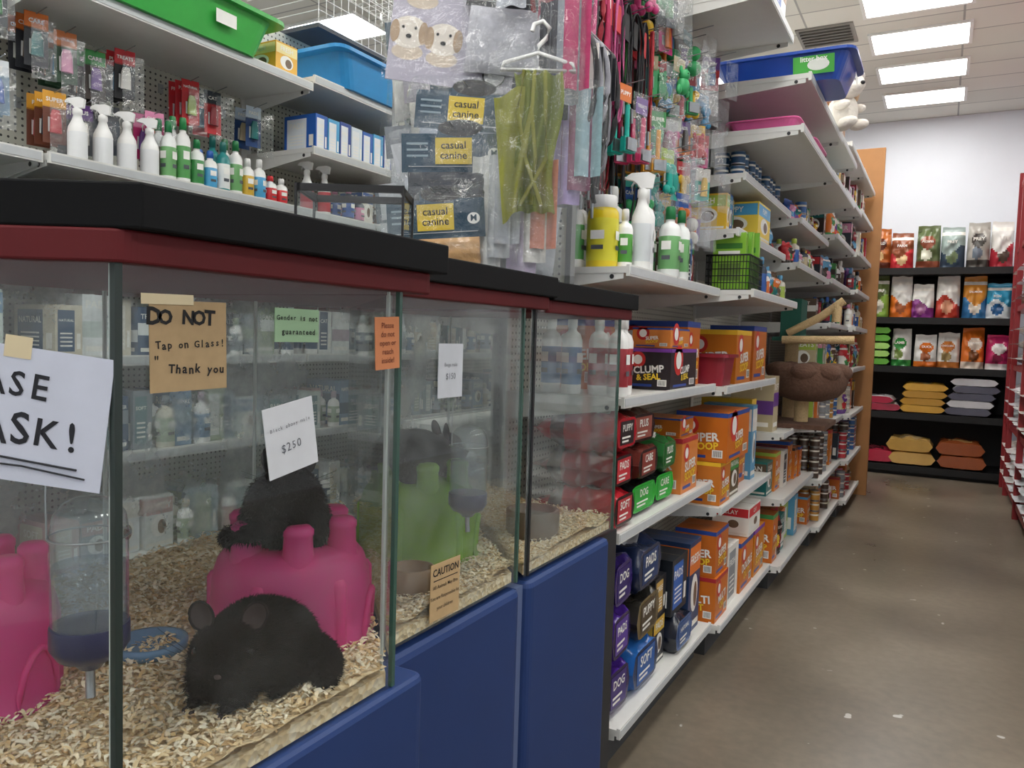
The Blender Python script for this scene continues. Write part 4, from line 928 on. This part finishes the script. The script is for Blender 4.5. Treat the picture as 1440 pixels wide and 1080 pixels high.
# small glass terrarium on the lid
b = MB()
w, d, h = .27, .18, .215
for z0, z1 in ((0, .02), (h-.018, h)):
    for q in ((-w/2, w/2, -d/2, -d/2+.01), (-w/2, w/2, d/2-.01, d/2), (-w/2, -w/2+.01, -d/2, d/2), (w/2-.01, w/2, -d/2, d/2)): b.box(*q, z0, z1, BLK)
for s in (-1, 1):
    b.add([(-w/2, s*d/2*.98, .02), (w/2, s*d/2*.98, .02), (w/2, s*d/2*.98, h-.01), (-w/2, s*d/2*.98, h-.01)], [(0, 1, 2, 3)], GLASS); b.add([(s*w/2*.98, -d/2, .02), (s*w/2*.98, d/2, .02), (s*w/2*.98, d/2, h-.01), (s*w/2*.98, -d/2, h-.01)], [(0, 1, 2, 3)], GLASS)
    for q in (-1, 1): b.box(s*w/2-.003, s*w/2+.003, q*d/2-.003, q*d/2+.003, 0, h, BLK)
b.box(-w/2+.01, w/2-.01, -d/2+.01, d/2-.01, .004, .03, M('8a7458', .9)); b.make('glass_terrarium', (-1.37, 1.62, 1.652), .5)

# ---------------------------------------------------------------- back wall food shelves
SX = -.10
b = MB(); BS = M('0e0f11', .6)
for z in (.12, .74, 1.28, 1.85, 2.42): b.box(-.80+SX, .80+SX, 10.18, 10.9, z-.075, z, BS)
for x in (-.80, .78): b.box(x+SX, x+.03+SX, 10.2, 10.9, 0, 2.42, BS)
b.box(-.8+SX, .8+SX, 10.86, 10.9, 0, 2.42, M('1c1d20', .6)); b.box(-.76+SX, .76+SX, 10.25, 10.8, 0, .05, BS)
b.make('black_display_shelving')
rows = [(2.42, [('b0622c', '5a2a1a', 'e8c890', 'GOLD'), ('8a4a2c', 'c8323a', 'e0c090', 'FARM'), ('5d6a44', '8a4a34', 'dfe0cc', 'Acana'), ('98a8a4', '3a4a5c', '6a7a5a', 'PREY'), ('a8a49c', '4a4642', '6a7480', 'PREY'), ('e4e2de', 'b83240', '5a4a40', 'LIFE')], .50),
        (1.85, [('5a6a3a', '8ab04a', 'd8d8c8', 'TURF'), ('e8e8e4', 'e0762a', 'a8603a', 'BALANCE'), ('e8e8e4', '8a3a8a', 'a86a98', 'BALANCE'), ('e8e6e0', 'c04030', 'e0a080', 'BALANCE'), ('d8923a', '3a7ab0', 'f0e8d8', 'SALMON'), ('3fa0c8', 'e0e8ee', '205a90', 'FISH')], .46),
        (1.28, [('e8e8e4', '3f9a4b', '8aa05a', 'LAMB'), ('e8e8e4', 'e0762a', 'a86a4a', 'DUCK'), ('e8e6e0', 'c87a3a', 'a08a5a', 'CHICKEN'), ('e0762a', 'f0e0d0', '7a4a2a', 'SWEET'), ('c8326a', 'f0e8e8', '8a2a4a', 'SALMON')], .44)]
for ri, (z, cs, h) in enumerate(rows):
    n = len(cs); st = (.30 if n == 5 else 0); wd = (1.5-st)/n
    for i, c in enumerate(cs):
        x = -.75+st+(i+.5)*wd+SX+R.uniform(-.012, .012)
        bag('pet_food_bag', x, 10.38+R.uniform(-.04, .04), z+E_, wd*R.uniform(.92, 1.04), .2, h*R.uniform(.84, 1.08), c[:3], c[3], R.uniform(-.2, .2), art_=1+(ri+i*(ri == 0)) % 2)
for i in range(5): bag('pet_food_bag', -.6+SX, 10.5, 1.28+E_+i*.092, .30, .09, .5, ('6ab04a', 'a8d878', 'e4f0d8'), None, 0, 'y')
for i, (x, c, n) in enumerate(((-.56, ('d8d4d8', 'a8324a', '8a8a90'), 2), (-.08, ('d0a040', 'b88a34', 'f0d890'), 4), (.42, ('5a5a68', 'c8c8cc', '5a4a3a'), 5))):
    for k in range(n): bag('pet_food_bag', x+R.uniform(-.03, .03)+SX, 10.46, .74+E_+k*.084, .47, .10, .5, c if k % 2 == 0 else (c[1], c[0], c[2]) if i == 2 else c, None, R.uniform(-.1, .1), 'y', None)
for i, (x, c, n) in enumerate(((-.58, ('b8324a', 'd8c8c8', '6a2a34'), 1), (-.16, ('d0a860', 'c09850', 'e8c890'), 2), (.34, ('98502a', '98502a', 'e0b070'), 2))):
    for k in range(n): bag('pet_food_bag', x+R.uniform(-.02, .02)+SX, 10.46, .12+E_+k*.15, .49, .17, .5, c, None, R.uniform(-.08, .08), 'y')

# ---------------------------------------------------------------- right racking (red)
b = MB(); RD = M('8f2228', .45)
for y in (5.6, 6.9, 8.2, 9.5, 10.05):
    for x in (.62, 1.3): b.box(x, x+.05, y, y+.06, 0, 3.4, RD)
for z in (.14, .75, 1.35, 1.95, 2.6, 3.3): b.box(.64, 1.34, 5.6, 10.1, z-.05, z, RD)
b.make('red_storage_rack')
for zi, z in enumerate((.14, .75, 1.35, 1.95)):
    for i in range(8):
        c = R.choice([('e6e6e4', 'c8323a', 'd0d4d8'), ('dfe2e6', '2a5aa0', 'c8ccd0'), ('e8e6e0', 'b02a34', '8a8a90'), ('d8dce0', '7a8a9a', 'e8e8e8')])
        y = 5.9+i*.55
        for k in range(3): bag('pet_food_bag', .92, y, z+E_+k*.145, .48, .14, .62, c, None, 0, 'x', R.choice(['c8323a', '2a5aa0', 'c8ccd0', '7a8a9a', 'd8a03a']))
for k in range(4): carton('stacked_cartons', .87, 8.6, 3.3+E_+.145*k, .5, .7, .142, ['c8a078', 'e4ddd0', 'b58a60', 'e0d8cc'][k], 'e9e6de', ('PET', ''), 'x')
